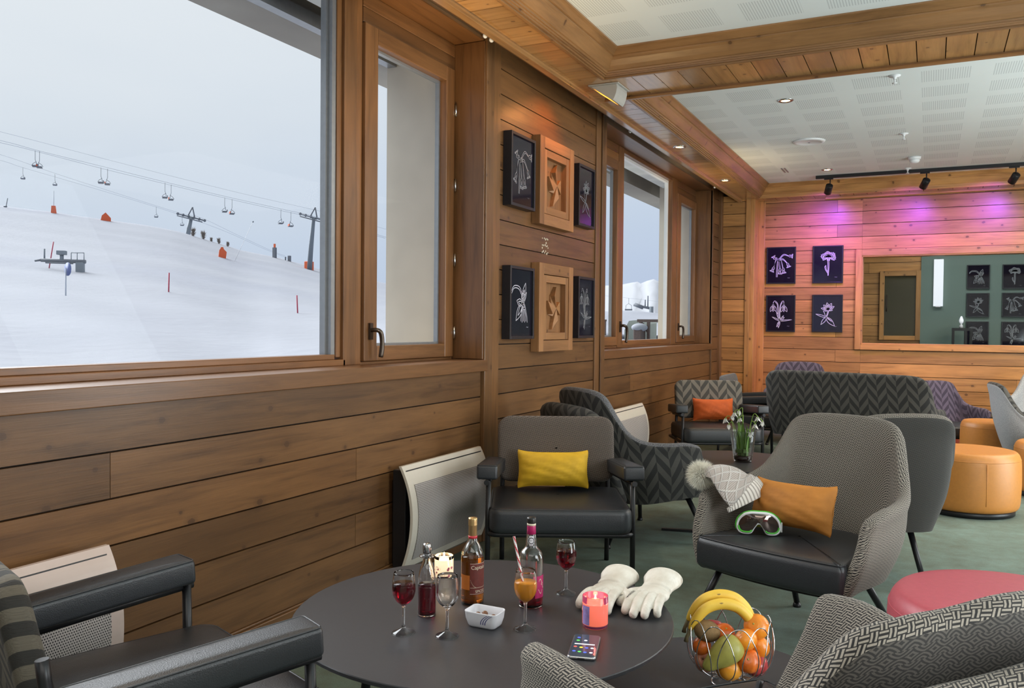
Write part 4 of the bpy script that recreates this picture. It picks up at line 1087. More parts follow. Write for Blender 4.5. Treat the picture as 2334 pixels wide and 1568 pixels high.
# striped straw leaning in the juice
mb = MB(); a = Vector((-.003, .002, .092)); b = Vector((-.030, -.008, .233)); n = 12; k = 60; d = (b-a).normalized(); u = d.orthogonal().normalized(); w_ = d.cross(u)
for inner, rr in ((0, .0031),):
    ids = [[mb.vert(a.lerp(b, i/k)+(u*cos(2*pi*j/n)+w_*sin(2*pi*j/n))*rr) for j in range(n)] for i in range(k+1)]
    for i in range(k):
        for j in range(n): mb.face([ids[i][j], ids[i+1][j], ids[i+1][(j+1) % n], ids[i][(j+1) % n]], 0 if (j*2+i*1) % 12 < 5 else 1, None, True)
o = mb.build('drinking_straw', ['straw_r', 'straw_w'], None, loc=(-.902, 1.918, TZ)); tag(o, 'red and white striped straw standing in the orange juice', 'straw')

def cyl_patch(mb, r, a0, a1, z0, z1, mi=0, n=20):
    P = [[(r*cos(lerp(a0, a1, i/n)), r*sin(lerp(a0, a1, i/n)), z) for z in (z0, z1)] for i in range(n+1)]
    mb.grid(P, mi)
def wrap_text(mb, body, size, r, ac, zc, mi=0):
    me = text_mesh(body, size)
    b = len(mb.v)
    for v in me.vertices: a = ac+v.co.x/r; mb.vert((r*cos(a), r*sin(a), zc+v.co.y))
    for p in me.polygons: mb.face([b+i for i in p.vertices], mi)
    bpy.data.meshes.remove(me)
def bottle(name, label, loc, outer, wall, fill, m, cat='bottle'):
    t = thing(name, label, cat, loc)
    o = smooth_prof(outer, 3); i = [(max(.001, r-wall), z) for r, z in o if z > .006][::-1]
    lathe_obj('glass_body', [(0, 0)]+o+i+[(0, .0065)], 'glass', t, 40)
    if fill: lathe_obj('drink', level(i+[(0, .0065)], fill), m, t, 40)
    return t
# rum bottle
c = (-1.117, 2.031, TZ); th = atan2(-2.031, 1.117)
t = bottle('spirit_bottle', 'tall bottle of amber rum with gold cap and dark red label', c, [(.028, 0), (.0305, .002), (.0312, .008), (.0312, .06), (.0312, .122), (.0308, .132), (.0285, .146), (.022, .160), (.0155, .170), (.0122, .180), (.0112, .192), (.0108, .205)], .0022, .131, 'rum')
mb = MB(); mb.lathe([(.0118, .180), (.0121, .181), (.0116, .214), (.0122, .215), (.0125, .217), (.0122, .219), (.0124, .223), (.0122, .226), (.0125, .233), (.0118, .2365), (0, .237)], 24); mb.build('cap', 'gold', t)
mb = MB(); mb.lathe([(.0124, .1805), (.0124, .188)], 24); mb.build('neck_band', 'straw_r', t)
mb = MB(); cyl_patch(mb, .0315, th-.22, th+1.9, .032, .118); lb = mb.build('label', 'label_red', t)
mb = MB(); R_ = .0318
wrap_text(mb, 'Captain M', .0145, R_, th+.82, .106)
wrap_text(mb, 'SPICED', .0105, R_, th+.78, .0405)
for z in (.1165, .051, .034): cyl_patch(mb, R_, th-.2, th+1.88, z, z+.0008)
for k in range(14):
    s = k/14; cyl_patch(mb, R_, th-.18+.5*s, th-.18+.5*(s+.08), .072-.020*sin(s*pi/2)**.8, .0728-.020*sin(s*pi/2)**.8, n=3)
mb.build('label_print', 'cream', lb)
mb = MB(); cyl_patch(mb, .03135, th-1.35, th-.24, .045, .085); mb.build('side_label', 'label_amber', t)
mb = MB(); cyl_patch(mb, .0317, th-1.95, th-1.28, .040, .074); mb.build('price_sticker', 'white_glaze', t)
# port bottle
c = (-.967, 2.090, TZ); th = atan2(-2.09, .967)
t = bottle('port_bottle', 'clear bottle of ruby wine with black stopper and magenta neck foil', c, [(.029, 0), (.0325, .002), (.0333, .008), (.0333, .07), (.0335, .120), (.0333, .132), (.030, .146), (.022, .155), (.0165, .162), (.0152, .170), (.0142, .185), (.0122, .200), (.0112, .215), (.0112, .226)], .0022, .062, 'port_wine')
mb = MB(); mb.lathe([(.0122, .2265), (.0125, .228), (.0125, .238), (.0118, .242), (0, .243)], 24); mb.build('stopper', 'cork_black', t)
mb = MB(); mb.lathe([(.0128, .197), (.0120, .212), (.0122, .215), (.0120, .217), (.0120, .226), (0, .2265)], 24); nf = mb.build('neck_foil', 'magenta', t)
mb = MB(); mb.lathe([(.01225, .2205), (.01225, .2262)], 24); mb.build('foil_ring', 'cream', nf)
mb = MB(); cyl_patch(mb, .0152, th-.50, th+.50, .176, .184); cyl_patch(mb, .0150, th-.38, th+.38, .166, .194)
for k in range(20):
    s = -1+2*(k+.5)/20; cyl_patch(mb, .0155, th+.62*s-.034, th+.62*s+.034, .181-.0105*sqrt(1-s*s), .181+.0105*sqrt(1-s*s), n=2)
e = mb.build('neck_emblem', 'white_glaze', t)
mb = MB(); R_ = .0158
for k in range(24):
    a0 = 2*pi*k/24; a1 = 2*pi*(k+1)/24
    q = [(.0088, a0), (.0088, a1), (.0066, a1), (.0066, a0)]
    mb.face([mb.vert((R_*cos(th+r*cos(a)/R_), R_*sin(th+r*cos(a)/R_), .181+r*sin(a))) for r, a in q])
wrap_text(mb, 'PORTO', .0042, R_, th, .181)
mb.build('emblem_print', 'ink', e)
mb = MB(); cyl_patch(mb, .0336, th+.35, th+1.9, .028, .088); lb = mb.build('label', 'magenta', t)
mb = MB()
for k, (z, a) in enumerate(((.072, .7), (.058, .95), (.045, .65))):
    P = []
    for i in range(14):
        s = i/13; P.append([(.0339*cos(th+a+s*.45), .0339*sin(th+a+s*.45), z+.006*sin(s*5+k)+dz) for dz in (0, .0022)])
    mb.grid(P)
mb.build('label_print', 'cream', lb)
# small decanter bottle
t = bottle('decanter_bottle', 'small clear flanged bottle half full of red wine, before the white candle', (-1.178, 1.893, TZ), [(.021, 0), (.0233, .002), (.0236, .006), (.0236, .05), (.0236, .085), (.0225, .102), (.0185, .122), (.0125, .138), (.0105, .148), (.0112, .152), (.0195, .1545), (.0200, .1565), (.0185, .1585), (.0112, .1600), (.0105, .170)], .0018, .083, 'wine')
mb = MB(); mb.lathe([(.0085, .152), (.0108, .170), (.0112, .178), (.0108, .186), (.0085, .1895), (0, .190)], 20); mb.build('stopper', 'steel', t)

# candles in glass cups
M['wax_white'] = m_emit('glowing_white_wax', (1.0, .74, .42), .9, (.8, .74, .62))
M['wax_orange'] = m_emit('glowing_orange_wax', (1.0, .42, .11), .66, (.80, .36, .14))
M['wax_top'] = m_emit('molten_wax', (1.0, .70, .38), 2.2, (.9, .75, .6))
M['flame'] = m_emit('candle_flame', (1.0, .72, .30), 14.)
t_ = NT('pink_glass'); M['pink_glass'] = t_.fin(t_.bsdf(Base_Color=(.95, .28, .50), Roughness=.02, IOR=1.3, Transmission_Weight=.88, Emission_Color=(.9, .12, .35), Emission_Strength=.035))  # faint pink emission put in for flame light in the glass
M['pink_dot'] = m_plain('pink_transfer_dots', (.55, .12, .18), .4)
M['lbl_violet'] = m_plain('violet_white_sticker', (.30, .22, .50), .5, var=.6, scale=70.)
def candle(label, x, y, r, h, wz, gm, wm, group='candles in glass cups'):
    t = thing('candle_cup', label, 'candle', (x, y, TZ), 0, group)
    ri = r-.0018
    pr = [(0, 0), (r-.003, 0), (r-.0008, .0022), (r, .008), (r, h-.001), (r-.001, h), (ri, h-.001), (ri, .011), (ri-.003, .0075), (0, .007)]
    mb = MB(); mb.lathe(pr, 40); g = mb.build('glass_cup', gm, t)
    q = ri+.0003
    mb = MB(); mb.lathe([(0, .0069), (q-.003, .0073), (q, .011), (q, wz)], 40); mb.build('wax', wm, t)
    mb = MB(); mb.lathe([(q, wz), (q*.85, wz-.002), (0, wz-.0025)], 40); mb.build('wax_pool', 'wax_top', t)
    mb = MB(); mb.tube([(0, 0, wz-.003), (.0008, 0, wz+.006)], .0009, 6); mb.build('wick', 'ink', t)
    mb = MB(); mb.lathe([(0, wz+.004), (.0022, wz+.007), (.0026, wz+.010), (.0015, wz+.016), (0, wz+.021)], 12); mb.build('flame', 'flame', t)
    return t, g
t, g = candle('white candle in a clear cup with pink bubble print, at the back left', -1.312, 2.206, .0290, .066, .055, 'glass', 'wax_white')
mb = MB(); R_ = .0293
for k in range(26):
    a = rng.uniform(-2.6, .5); z = rng.uniform(.006, .032); rr = rng.uniform(.003, .0058)
    if k % 3:   # rings
        for i in range(18):
            q = [(rr, 2*pi*i/18), (rr, 2*pi*(i+1)/18), (rr*.86, 2*pi*(i+1)/18), (rr*.86, 2*pi*i/18)]
            mb.face([mb.vert((R_*cos(a+s*cos(b)/R_), R_*sin(a+s*cos(b)/R_), z+s*sin(b))) for s, b in q])
    else: mb.face([mb.vert((R_*cos(a+rr*cos(2*pi*i/18)/R_*.8), R_*sin(a+rr*cos(2*pi*i/18)/R_*.8), z+rr*.8*sin(2*pi*i/18))) for i in range(18)])
mb.build('bubble_print', 'pink_dot', g)
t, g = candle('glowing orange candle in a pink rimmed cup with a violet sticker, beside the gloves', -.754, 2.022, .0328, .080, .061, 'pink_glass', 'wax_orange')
th = atan2(-2.02, .754); mb = MB(); cyl_patch(mb, .0331, th-1.25, th-.45, .010, .058); mb.build('sticker', 'lbl_violet', t)

# porcelain dish
t = thing('nut_dish', 'small white oblong porcelain dish with three blue curved stripes, holding nuts', 'dish', (-1.004, 1.893, TZ))
mb = MB(); rows = []
for (w, h, r, z) in ((.060, .036, .010, 0), (.072, .046, .012, .001), (.080, .052, .013, .006), (.088, .060, .012, .022), (.0915, .063, .012, .038), (.0925, .064, .012, .0405), (.0905, .062, .011, .0415), (.0875, .059, .010, .040), (.083, .055, .010, .022), (.076, .048, .010, .008), (.05, .03, .008, .0055), (.004, .003, .001, .0055)):
    q = []
    for (sx, sy, a0) in ((1, 1, 0), (-1, 1, pi/2), (-1, -1, pi), (1, -1, 1.5*pi)):
        for k in range(7): a = a0+pi/2*k/6; q.append((sx*(w/2-r)+r*cos(a), sy*(h/2-r)+r*sin(a), z))
    rows.append(q)
ids = mb.grid(rows, 0, closev=True); mb.face(ids[0][::-1], 0); mb.build('bowl', 'white_glaze', t)
mb = MB()
for k in range(3):
    P = []
    for i in range(14):
        s = i/13; x = .002+k*.0062+.021*s**2.2; z = .012+.026*s; yy = -(.026+.0055*(z/.04))-.0008
        P.append([(x, yy-.0003, z), (x+.0022, yy-.0003, z)])
    mb.grid(P)
mb.build('stripes', 'blue_glaze', t)
for k, (x, y, lab) in enumerate(((-.022, .004, 'leftmost brown nut in the white dish'), (-.004, .008, 'large brown nut in the middle of the white dish'), (.010, -.004, 'brown nut in the front middle of the white dish'), (.022, .006, 'rightmost brown nut in the white dish'))):
    mb = MB(); mb.ball((0, 0, 0), (.0082, .0075, .0085), 14, 10, rot=Matrix.Rotation(k*1.1, 3, 'X')); o = mb.build('nut', 'nut', None, loc=(-1.004+x, 1.893+y, TZ+.0225+(.005 if k == 1 else 0))); tag(o, lab, 'nut', 'nuts in the dish')

# smartphone
t = thing('smartphone', 'smartphone lying face up on the table, its home screen lit', 'phone', (-.722, 1.866, TZ), radians(15))
mb = MB(); cushion(mb, rrect(.066, .143, .009), 0, .0085, .0038, 0); mb.build('casing', 'steel', t)
M['screen'] = m_emit('phone_screen', (.10, .12, .16), .55, (.01, .01, .012)); M['screen'].node_tree.nodes['Principled BSDF'].inputs['Roughness'].default_value = .06
mb = MB(); P = rrect(.061, .138, .007); mb.prism(P, .0083, .0088); sc_ = mb.build('screen', 'screen', t)
icons = {'icon_green': (.10, .55, .10), 'icon_yellow': (.75, .62, .05), 'icon_blue': (.06, .12, .6), 'icon_white': (.6, .62, .66), 'icon_red': (.6, .10, .08)}
pos = [('icon_blue', -.018, .047), ('icon_green', -.018, .028), ('icon_white', .0, .030), ('icon_red', -.020, -.012), ('icon_yellow', -.006, -.015), ('icon_blue', .007, -.016), ('icon_white', .020, -.016), ('icon_blue', -.020, -.040), ('icon_green', -.007, -.042), ('icon_blue', .006, -.044), ('icon_white', .020, -.044)]
for nm, c in icons.items():
    M[nm] = m_emit(nm, c, .8); mb = MB(); k = 0
    for n_, x, y in pos:
        if n_ == nm: mb = MB(); mb.prism([(x+.0042*cos(2*pi*i/16), y+.0042*sin(2*pi*i/16)) for i in range(16)], .0088, .00895); mb.build('app_icon', nm, sc_)
mb = MB(); mb.prism([(-.024, .003), (.024, .003), (.024, .009), (-.024, .009)], .0088, .00895); mb.build('search_bar', 'icon_white', sc_)
mb = MB(); mb.box((-.008, -.0722, .003), (.008, -.0712, .0052)); mb.build('charging_port', 'ink', t)

# ski gloves
t_ = NT('white_glove_leather'); co_ = t_.coord(); b_ = t_.bsdf(Base_Color=t_.ramp(t_.noise(co_, 26., 4), [(.3, (.56, .51, .43)), (.7, (.70, .67, .60))]), Roughness=.5)
t_.put(b_.inputs['Normal'], t_.bump(t_.noise(co_, 42., 4, .6, 1.2), .55, .006)); M['glove'] = t_.fin(b_)
def fuse(name, mb, vox, mat, parent, smooth=4):
    o = mb.build(name, mat, parent, merge=False)
    md = o.modifiers.new('fuse', 'REMESH'); md.mode = 'VOXEL'; md.voxel_size = vox; md.use_smooth_shade = True
    m2 = o.modifiers.new('soft', 'SMOOTH'); m2.factor = .5; m2.iterations = smooth
    me = evaluated(o); old = o.data; o.modifiers.clear(); o.data = me; bpy.data.meshes.remove(old)
    for p in me.polygons: p.use_smooth = True
    return o
def glove(label, loc, rz, side, tilt=0., text=None):
    """fingers point to local -Y, side=+1 puts the thumb at +x"""
    t = thing('ski_glove', label, 'glove', loc, rz, 'pair of ski gloves')
    t.rotation_euler = (tilt, 0, rz)
    mb = MB()
    P = []
    # cuff
    cuff = [(.086, .0, .0, .040), (.084, .052, .030, .042), (.066, .055, .031, .042), (.045, .050, .028, .039), (.022, .043, .024, .033), (.0, .043, .022, .029)]
    rows = []
    for (y, rx, rz_, zc) in cuff: rows.append([(rx*cos(a)*(1+.04*sin(5*a+y*60)), y, zc+rz_*sin(a)) for a in [2*pi*k/20 for k in range(20)]])
    ids = mb.grid(rows, closev=True); mb.face(ids[-1])
    mb.ball((0, -.035, .027), (.046, .055, .021), 20, 14)
    mb.ball((side*.022, -.02, .026), (.026, .045, .019), 16, 10)
    F = [(.034, -.150, .0), (.0115, -.168, .002), (-.0115, -.162, .001), (-.034, -.140, -.001)]
    tips = []
    for k, (x, y, dz) in enumerate(F):
        x *= side; r = (.0125, .013, .0125, .0115)[k]
        p = [(x*.92, -.055, .029), (x*1.05, -.085, .035+dz), (x*1.16, -.118, .031+dz), (x*1.22, (y-.118)/2-.01, .020), (x*1.24, y, .0125)]
        q = catmull(p, 5); mb.tube(q, [r*lerp(1.1, .92, i/(len(q)-1)) for i in range(len(q))], 12); mb.ball(q[-1], r*.95, 12, 8); tips.append(q)
    p = [(side*.036, -.012, .024), (side*.060, -.038, .024), (side*.072, -.068, .018), (side*.074, -.092, .0145)]
    q = catmull(p, 5); mb.tube(q, [.0145]*len(q), 12); mb.ball(q[-1], .014, 12, 8)
    body = fuse('glove_shell', mb, .0026, 'glove', t, 5)
    # hem band round the cuff + finger seams
    mb = MB(); mb.tube([(.0515*cos(a), .0815, .0415+.0285*sin(a)) for a in [2*pi*k/40 for k in range(40)]], .0028, 8, closed=True); mb.build('cuff_hem', 'glove', t)
    if text:
        bv = BVHTree.FromPolygons([v.co.copy() for v in body.data.vertices], [tuple(p.vertices) for p in body.data.polygons])
        mb = MB()
        for s, size, cx0, cy0, ang in text:
            me = text_mesh(s, size); b = len(mb.v); R = Matrix.Rotation(ang, 2)
            bm = bmesh.new(); bm.from_mesh(me); bmesh.ops.triangulate(bm, faces=bm.faces); bmesh.ops.subdivide_edges(bm, edges=bm.edges, cuts=1, use_grid_fill=True); bm.to_mesh(me); bm.free()
            for v in me.vertices:
                q = R @ Vector((v.co.x, v.co.y)); hit = bv.ray_cast(Vector((cx0+q.x, cy0+q.y, .2)), Vector((0, 0, -1)))
                mb.vert((cx0+q.x, cy0+q.y, (hit[0].z if hit[0] else .03)+.0009))
            for p in me.polygons: mb.face([b+i for i in p.vertices])
            bpy.data.meshes.remove(me)
        mb.build('lettering', 'ink', t)
    return t
glove('white leather ski glove lying on the left, half hidden behind the orange candle', (-.795, 2.262, TZ), radians(0), 1)
glove('white leather ski glove lying on the right, lettering on its fingers', (-.672, 2.285, TZ+.001), radians(1), -1, 0., [('wedze', .0165, -.042, -.108, radians(78)), ('az', .014, -.076, -.085, radians(75))])

# ---------------------------------------------------------------- fruit basket on the low table
BX, BY, BZ = -.486, 2.378, .22; KB = 1.087; BR = radians(26.3)
t = thing('fruit_basket', 'round chrome wire basket of looped wires, filled with fruit, on the low table', 'basket', (BX, BY, BZ), BR)
mb = MB()
mb.tube([(.045*cos(2*pi*k/40), .045*sin(2*pi*k/40), .004) for k in range(40)], .0022, 8, closed=True)
mb.tube([(.036*cos(2*pi*k/40), .036*sin(2*pi*k/40), .028) for k in range(40)], .0016, 8, closed=True)
for k in range(3): a = 2*pi*k/3+.4; mb.tube([(.045*cos(a), .045*sin(a), .004), (.030*cos(a), .030*sin(a), .016), (.036*cos(a), .036*sin(a), .028)], .0016, 6)
mb.build('foot_ring', 'chrome', t)
nl = 11
for k in range(nl):
    a0 = 2*pi*k/nl+.1; wd = 2*pi/nl*.86
    pr = [(.030, .028), (.066, .033), (.095, .056), (.107, .090), (.108, .125), (.103, .155)]
    L = [(r, z, -wd*(.25+.75*min(1, i/2.2))*(1-.28*max(0, i-3.4))) for i, (r, z) in enumerate(pr)]
    pts = [(r*cos(a0+da), r*sin(a0+da), z) for r, z, da in L]
    pts += [(.1005*cos(a0-wd*.22), .1005*sin(a0-wd*.22), .172), (.1005*cos(a0+wd*.22), .1005*sin(a0+wd*.22), .172)]
    pts += [(r*cos(a0-da), r*sin(a0-da), z) for r, z, da in L[::-1]]
    mb = MB(); mb.tube(catmull(pts, 5), .0014, 8); mb.build('wire_loop', 'chrome', t)

def m_citrus(name, a, b):
    n = NT(name); co = n.coord(); c = n.ramp(n.noise(co, 22., 3), [(.3, a), (.7, b)])
    s = n.bsdf(Base_Color=c, Roughness=.32, Coat_Weight=.15); n.put(s.inputs['Normal'], n.bump(n.noise(co, 520., 2), .3, .0012)); return n.fin(s)
M['clem'] = m_citrus('clementine_peel', (.72, .19, .012), (.86, .30, .02))
M['clem_red'] = m_citrus('deep_clementine_peel', (.62, .10, .012), (.78, .19, .02))
M['orange_peel'] = m_citrus('orange_peel', (.66, .22, .015), (.78, .34, .03))
M['kiwi'] = m_plain('kiwi_skin', (.21, .125, .05), .85, bump=.5, scale=90., var=.35)
M['pear'] = m_plain('green_pear_skin', (.36, .33, .075), .42, scale=40., var=.30)
M['apple'] = m_plain('red_apple_skin', (.36, .045, .045), .28, scale=26., var=.55)
M['apple_y'] = m_plain('rose_apple_skin', (.50, .20, .12), .3, scale=18., var=.5)
t_ = NT('banana_peel'); co_ = t_.coord(); k_ = t_.math('GREATER_THAN', t_.noise(t_.vmath('MULTIPLY', co_, (18., 60., 60.)), 1.2, 4, .6), .66)
M['banana'] = t_.fin(t_.bsdf(Base_Color=t_.mix(t_.math('MULTIPLY', k_, .8), t_.ramp(t_.noise(co_, 14., 3), [(.3, (.62, .36, .03)), (.7, (.76, .50, .06))]), (.09, .045, .015)), Roughness=.5))
M['stalk'] = m_plain('woody_stalk', (.10, .075, .03), .8)
def fpos(px, z): pass
def local(x, y, z):
    c_, s_ = cos(BR), sin(BR); return (BX+KB*(c_*x-s_*y), BY+KB*(s_*x+c_*y), BZ+KB*z)
def citrus(label, p, r, m, rot, flat=.88):
    o = thing('clementine', label, 'clementine', local(*p), 0, 'citrus fruit in the basket'); o.rotation_euler = rot
    mb = MB(); P = []
    for i in range(19):
        a = -pi/2+pi*i/18; row = []
        for k in range(28):
            b = 2*pi*k/28; rr = r*(1+.012*sin(9*b)*abs(sin(a))**4); dip = .10*math.exp(-((pi/2-a)/.32)**2)
            row.append((rr*cos(a)*cos(b), rr*cos(a)*sin(b), r*flat*(sin(a)-dip)))
        P.append(row)
    mb.grid(P, closev=True); mb.build('peel', m, o)
    mb = MB(); mb.lathe([(.0022, r*flat*.885), (.0026, r*flat*.92), (.0012, r*flat*.95), (0, r*flat*.955)], 8); mb.build('stalk_button', 'pear', o)
citrus('large bright clementine on top at the right, its navel facing us', (.064, -.012, .152), .0325, 'clem', (radians(58), 0, radians(-10)))
citrus('clementine in the upper middle, second from the top at right', (.028, -.044, .130), .0290, 'clem', (radians(20), radians(-30), 0))
citrus('clementine under the large top one, at the right rim', (.069, -.012, .100), .0290, 'clem', (radians(100), 0, 0))
citrus('reddish clementine at the back between kiwi and bananas', (-.010, .016, .124), .0270, 'clem_red', (radians(30), radians(20), 0))
citrus('clementine at the left side of the basket under the kiwi', (-.074, -.008, .100), .0240, 'clem_red', (radians(50), radians(-20), 0))
citrus('deep red clementine at the lower right, before the apple', (.034, -.053, .080), .0300, 'clem_red', (radians(60), radians(10), 0))
citrus('large orange at the bottom front of the basket', (-.012, -.036, .058), .0350, 'orange_peel', (radians(40), radians(20), 0), .95)
t = thing('kiwi', 'brown fuzzy kiwi at the upper left of the fruit basket', 'kiwi', local(-.062, -.012, .140)); mb = MB(); mb.ball((0, 0, 0), (.034, .027, .027), 24, 16, rot=Matrix.Rotation(radians(26), 3, 'Z') @ Matrix.Rotation(radians(15), 3, 'Y')); mb.build('skin', 'kiwi', t)
# pear
t = thing('pear', 'big speckled green pear lying slantwise across the front of the basket', 'pear', local(-.030, -.054, .098))
pr = smooth_prof([(0, -.052), (.014, -.051), (.027, -.043), (.034, -.026), (.034, -.008), (.029, .014), (.021, .034), (.015, .050), (.008, .060), (0, .062)], 4)
mb = MB(); mb.lathe(pr, 28); o = mb.build('skin', 'pear', t); o.rotation_euler = (Matrix.Rotation(BR, 3, 'Z') @ Matrix.Rotation(radians(-128), 3, 'Y')).to_euler()
mb = MB(); mb.tube([(0, 0, .060), (.002, 0, .070)], .002, 6); o = mb.build('stalk', 'stalk', t); o.rotation_euler = (Matrix.Rotation(BR, 3, 'Z') @ Matrix.Rotation(radians(-128), 3, 'Y')).to_euler()
def apple(label, p, r, m, rot):
    t = thing('apple', label, 'apple', local(*p), 0, 'apples in the basket'); t.rotation_euler = rot
    mb = MB(); mb.lathe(smooth_prof([(0, -r*.78), (r*.3, -r*.88), (r*.7, -r*.70), (r*.97, -r*.12), (r*.95, r*.35), (r*.65, r*.78), (r*.28, r*.86), (r*.08, r*.72), (0, r*.62)], 4), 28); mb.build('skin', m, t)
    mb = MB(); mb.tube([(0, 0, r*.62), (.002, .001, r*1.0)], .0014, 6); mb.build('stalk', 'stalk', t)
apple('dark red apple at the lower right of the basket', (.060, -.020, .058), .031, 'apple', (radians(30), radians(25), 0))
apple('rose and yellow apple at the lower left of the basket', (-.064, -.010, .062), .029, 'apple_y', (radians(60), radians(-20), 0))
apple('small pinkish red apple peeping out at the back behind the kiwi', (-.030, .050, .122), .027, 'apple', (radians(-20), 0, 0))
def banana(label, dy, dz, k):
    t = thing('banana', label, 'banana', local(0, dy, dz), BR, 'bananas in the basket')
    p = catmull([(-.104, 0, .150), (-.093, 0, .172), (-.066, 0, .204), (-.028, 0, .218), (.012, 0, .212), (.040, .0, .190), (.058, .004, .160), (.066, .006, .135)], 6)
    n_ = len(p); rad = []
    for i in range(n_):
        s = i/(n_-1); rad.append(lerp(.0050, .0155, min(1, s/.22)**.8) if s < .22 else (.0155+.0012*sin((s-.22)*4) if s < .85 else lerp(.016, .006, (s-.85)/.15)))
    mb = MB(); mb.tube(p, rad, 7 if k else 7); o = mb.build('peel', 'banana', t, subsurf=1)
    mb = MB(); mb.tube([p[0], p[0]+Vector((-.009, 0, -.020)), p[0]+Vector((-.010, 0, -.030))], [.0055, .0048, .0062], 8); mb.build('stalk', 'stalk', t)
banana('front banana, arching over the fruit with brown bruises', -.006, -.010, 0)
banana('rear banana, brighter yellow, arching behind the front one', .022, .004, 1)

for o in list(COL.objects):
    if o.parent is None and o.get('category') in ('basket', 'clementine', 'kiwi', 'pear', 'apple', 'banana'): o.scale = (KB,)*3
# ---------------------------------------------------------------- vase with snowdrops on the mid table
M['vase_glass'] = m_pane('thin_vase_glass', (.93, .95, .95), .08); M['vase_glass'].node_tree.nodes['Math'].inputs[1].default_value = .5
VX, VY = -1.009, 5.232; TV = .40
t = thing('glass_vase', 'tapered clear glass vase on the mid table, holding the snowdrops', 'vase', (VX, VY, TV), 0, None, 1.07)
mb = MB(); mb.lathe([(0, 0), (.048, 0), (.051, .004), (.0735, .176), (.0725, .178), (.0705, .176), (.0485, .012), (.046, .009), (0, .009)], 48); mb.build('glass_body', 'vase_glass', t)
M['peat'] = m_plain('dark_peat_water', (.035, .012, .010), .15)
M['bulb_green'] = m_plain('green_stem_chunks', (.13, .20, .05), .5, var=.4, scale=60.)
M['stem'] = m_plain('fresh_green_stem', (.22, .36, .06), .5)
M['leaf'] = m_plain('strap_leaf', (.14, .27, .045), .5)
M['petal'] = m_plain('white_petal', (.80, .80, .76), .5, var=.04)
mb = MB(); mb.lathe([(0, .0092), (.0460, .0092), (.0486, .0125), (.0515, .034), (0, .034)], 40); mb.build('peat', 'peat', t)
for k in range(13):
    a = 2.4*k; r = .034*sqrt((k+.5)/13); mb = MB(); z = .0345 if k < 7 else .052
    mb.prism([(-.010, -.010), (.011, -.009), (.010, .011), (-.009, .010)], 0, .018+.004*(k % 3)); o = mb.build('moss_chunk', 'bulb_green', t, bevel=.003); o.location = (r*cos(a), r*sin(a), z); o.rotation_euler = (0, 0, a)
FL = [(-.030, .0, -.085, .010, .255), (-.015, .012, -.045, .0, .275), (-.010, -.012, -.030, -.015, .295), (.0, .01, -.010, .01, .305), (.002, -.008, .0, -.010, .265), (-.020, -.01, -.060, -.02, .225), (.018, .0, .060, .0, .275), (.024, .01, .085, .01, .250), (.020, -.012, .050, -.015, .235), (.012, -.02, .030, -.04, .190)]
SPOT = ['farthest left', 'left and arching', 'upright left of centre', 'tallest in the middle', 'centre front', 'low on the left', 'tall on the right', 'farthest right', 'right of centre', 'drooping over the vase rim']
for k, (bx, by, tx, ty, tz) in enumerate(FL):
    t = thing('snowdrop', 'white snowdrop in the vase, %s' % SPOT[k], 'flower', (VX, VY, TV), 0, 'snowdrops in the vase', 1.07)
    sg = 1 if tx > 0 else -1
    p = catmull([(bx, by, .060), (lerp(bx, tx, .35), lerp(by, ty, .35), lerp(.05, tz, .5)), (lerp(bx, tx, .75), lerp(by, ty, .75), tz*.93), (tx, ty, tz), (tx+sg*.012, ty, tz-.006), (tx+sg*.018, ty, tz-.018)], 6)
    mb = MB(); mb.tube(p, .0020, 6); mb.build('stem', 'stem', t)
    c = p[-1]; mb = MB()
    for j in range(6):
        a = 2*pi*j/6+k; L = .034 if j % 2 == 0 else .024; sp = .55 if j % 2 == 0 else .3
        rows = []
        for i in range(6):
            s = i/5; w = .0090*sin(pi*(.12+.88*s)**.8)+.0006; rr = L*s*sin(sp)*(.9+.3*s); z = -L*s*cos(sp)
            rows.append([(c.x+rr*cos(a)-w*sin(a)*q, c.y+rr*sin(a)+w*cos(a)*q, c.z+z+.002*q*q) for q in (-1, 0, 1)])
        mb.grid(rows)
    mb.build('blossom', 'petal', t)
    mb = MB(); mb.ball((c.x, c.y, c.z+.003), (.0035, .0035, .005), 8, 6); mb.build('ovary', 'stem', t)
    la = rng.uniform(0, 6.28); mb = MB(); rows = []
    for i in range(9):
        s = i/8; w = .0080*(1-s**3)+.0006; q = Vector((bx+.004+.03*s*s*cos(la), by+.03*s*s*sin(la), .058+tz*.62*s))
        rows.append([(q.x-w*sin(la), q.y+w*cos(la), q.z), (q.x+.002*cos(la), q.y+.002*sin(la), q.z), (q.x+w*sin(la), q.y-w*cos(la), q.z)])
    mb.grid(rows); mb.build('leaf', 'leaf', t)

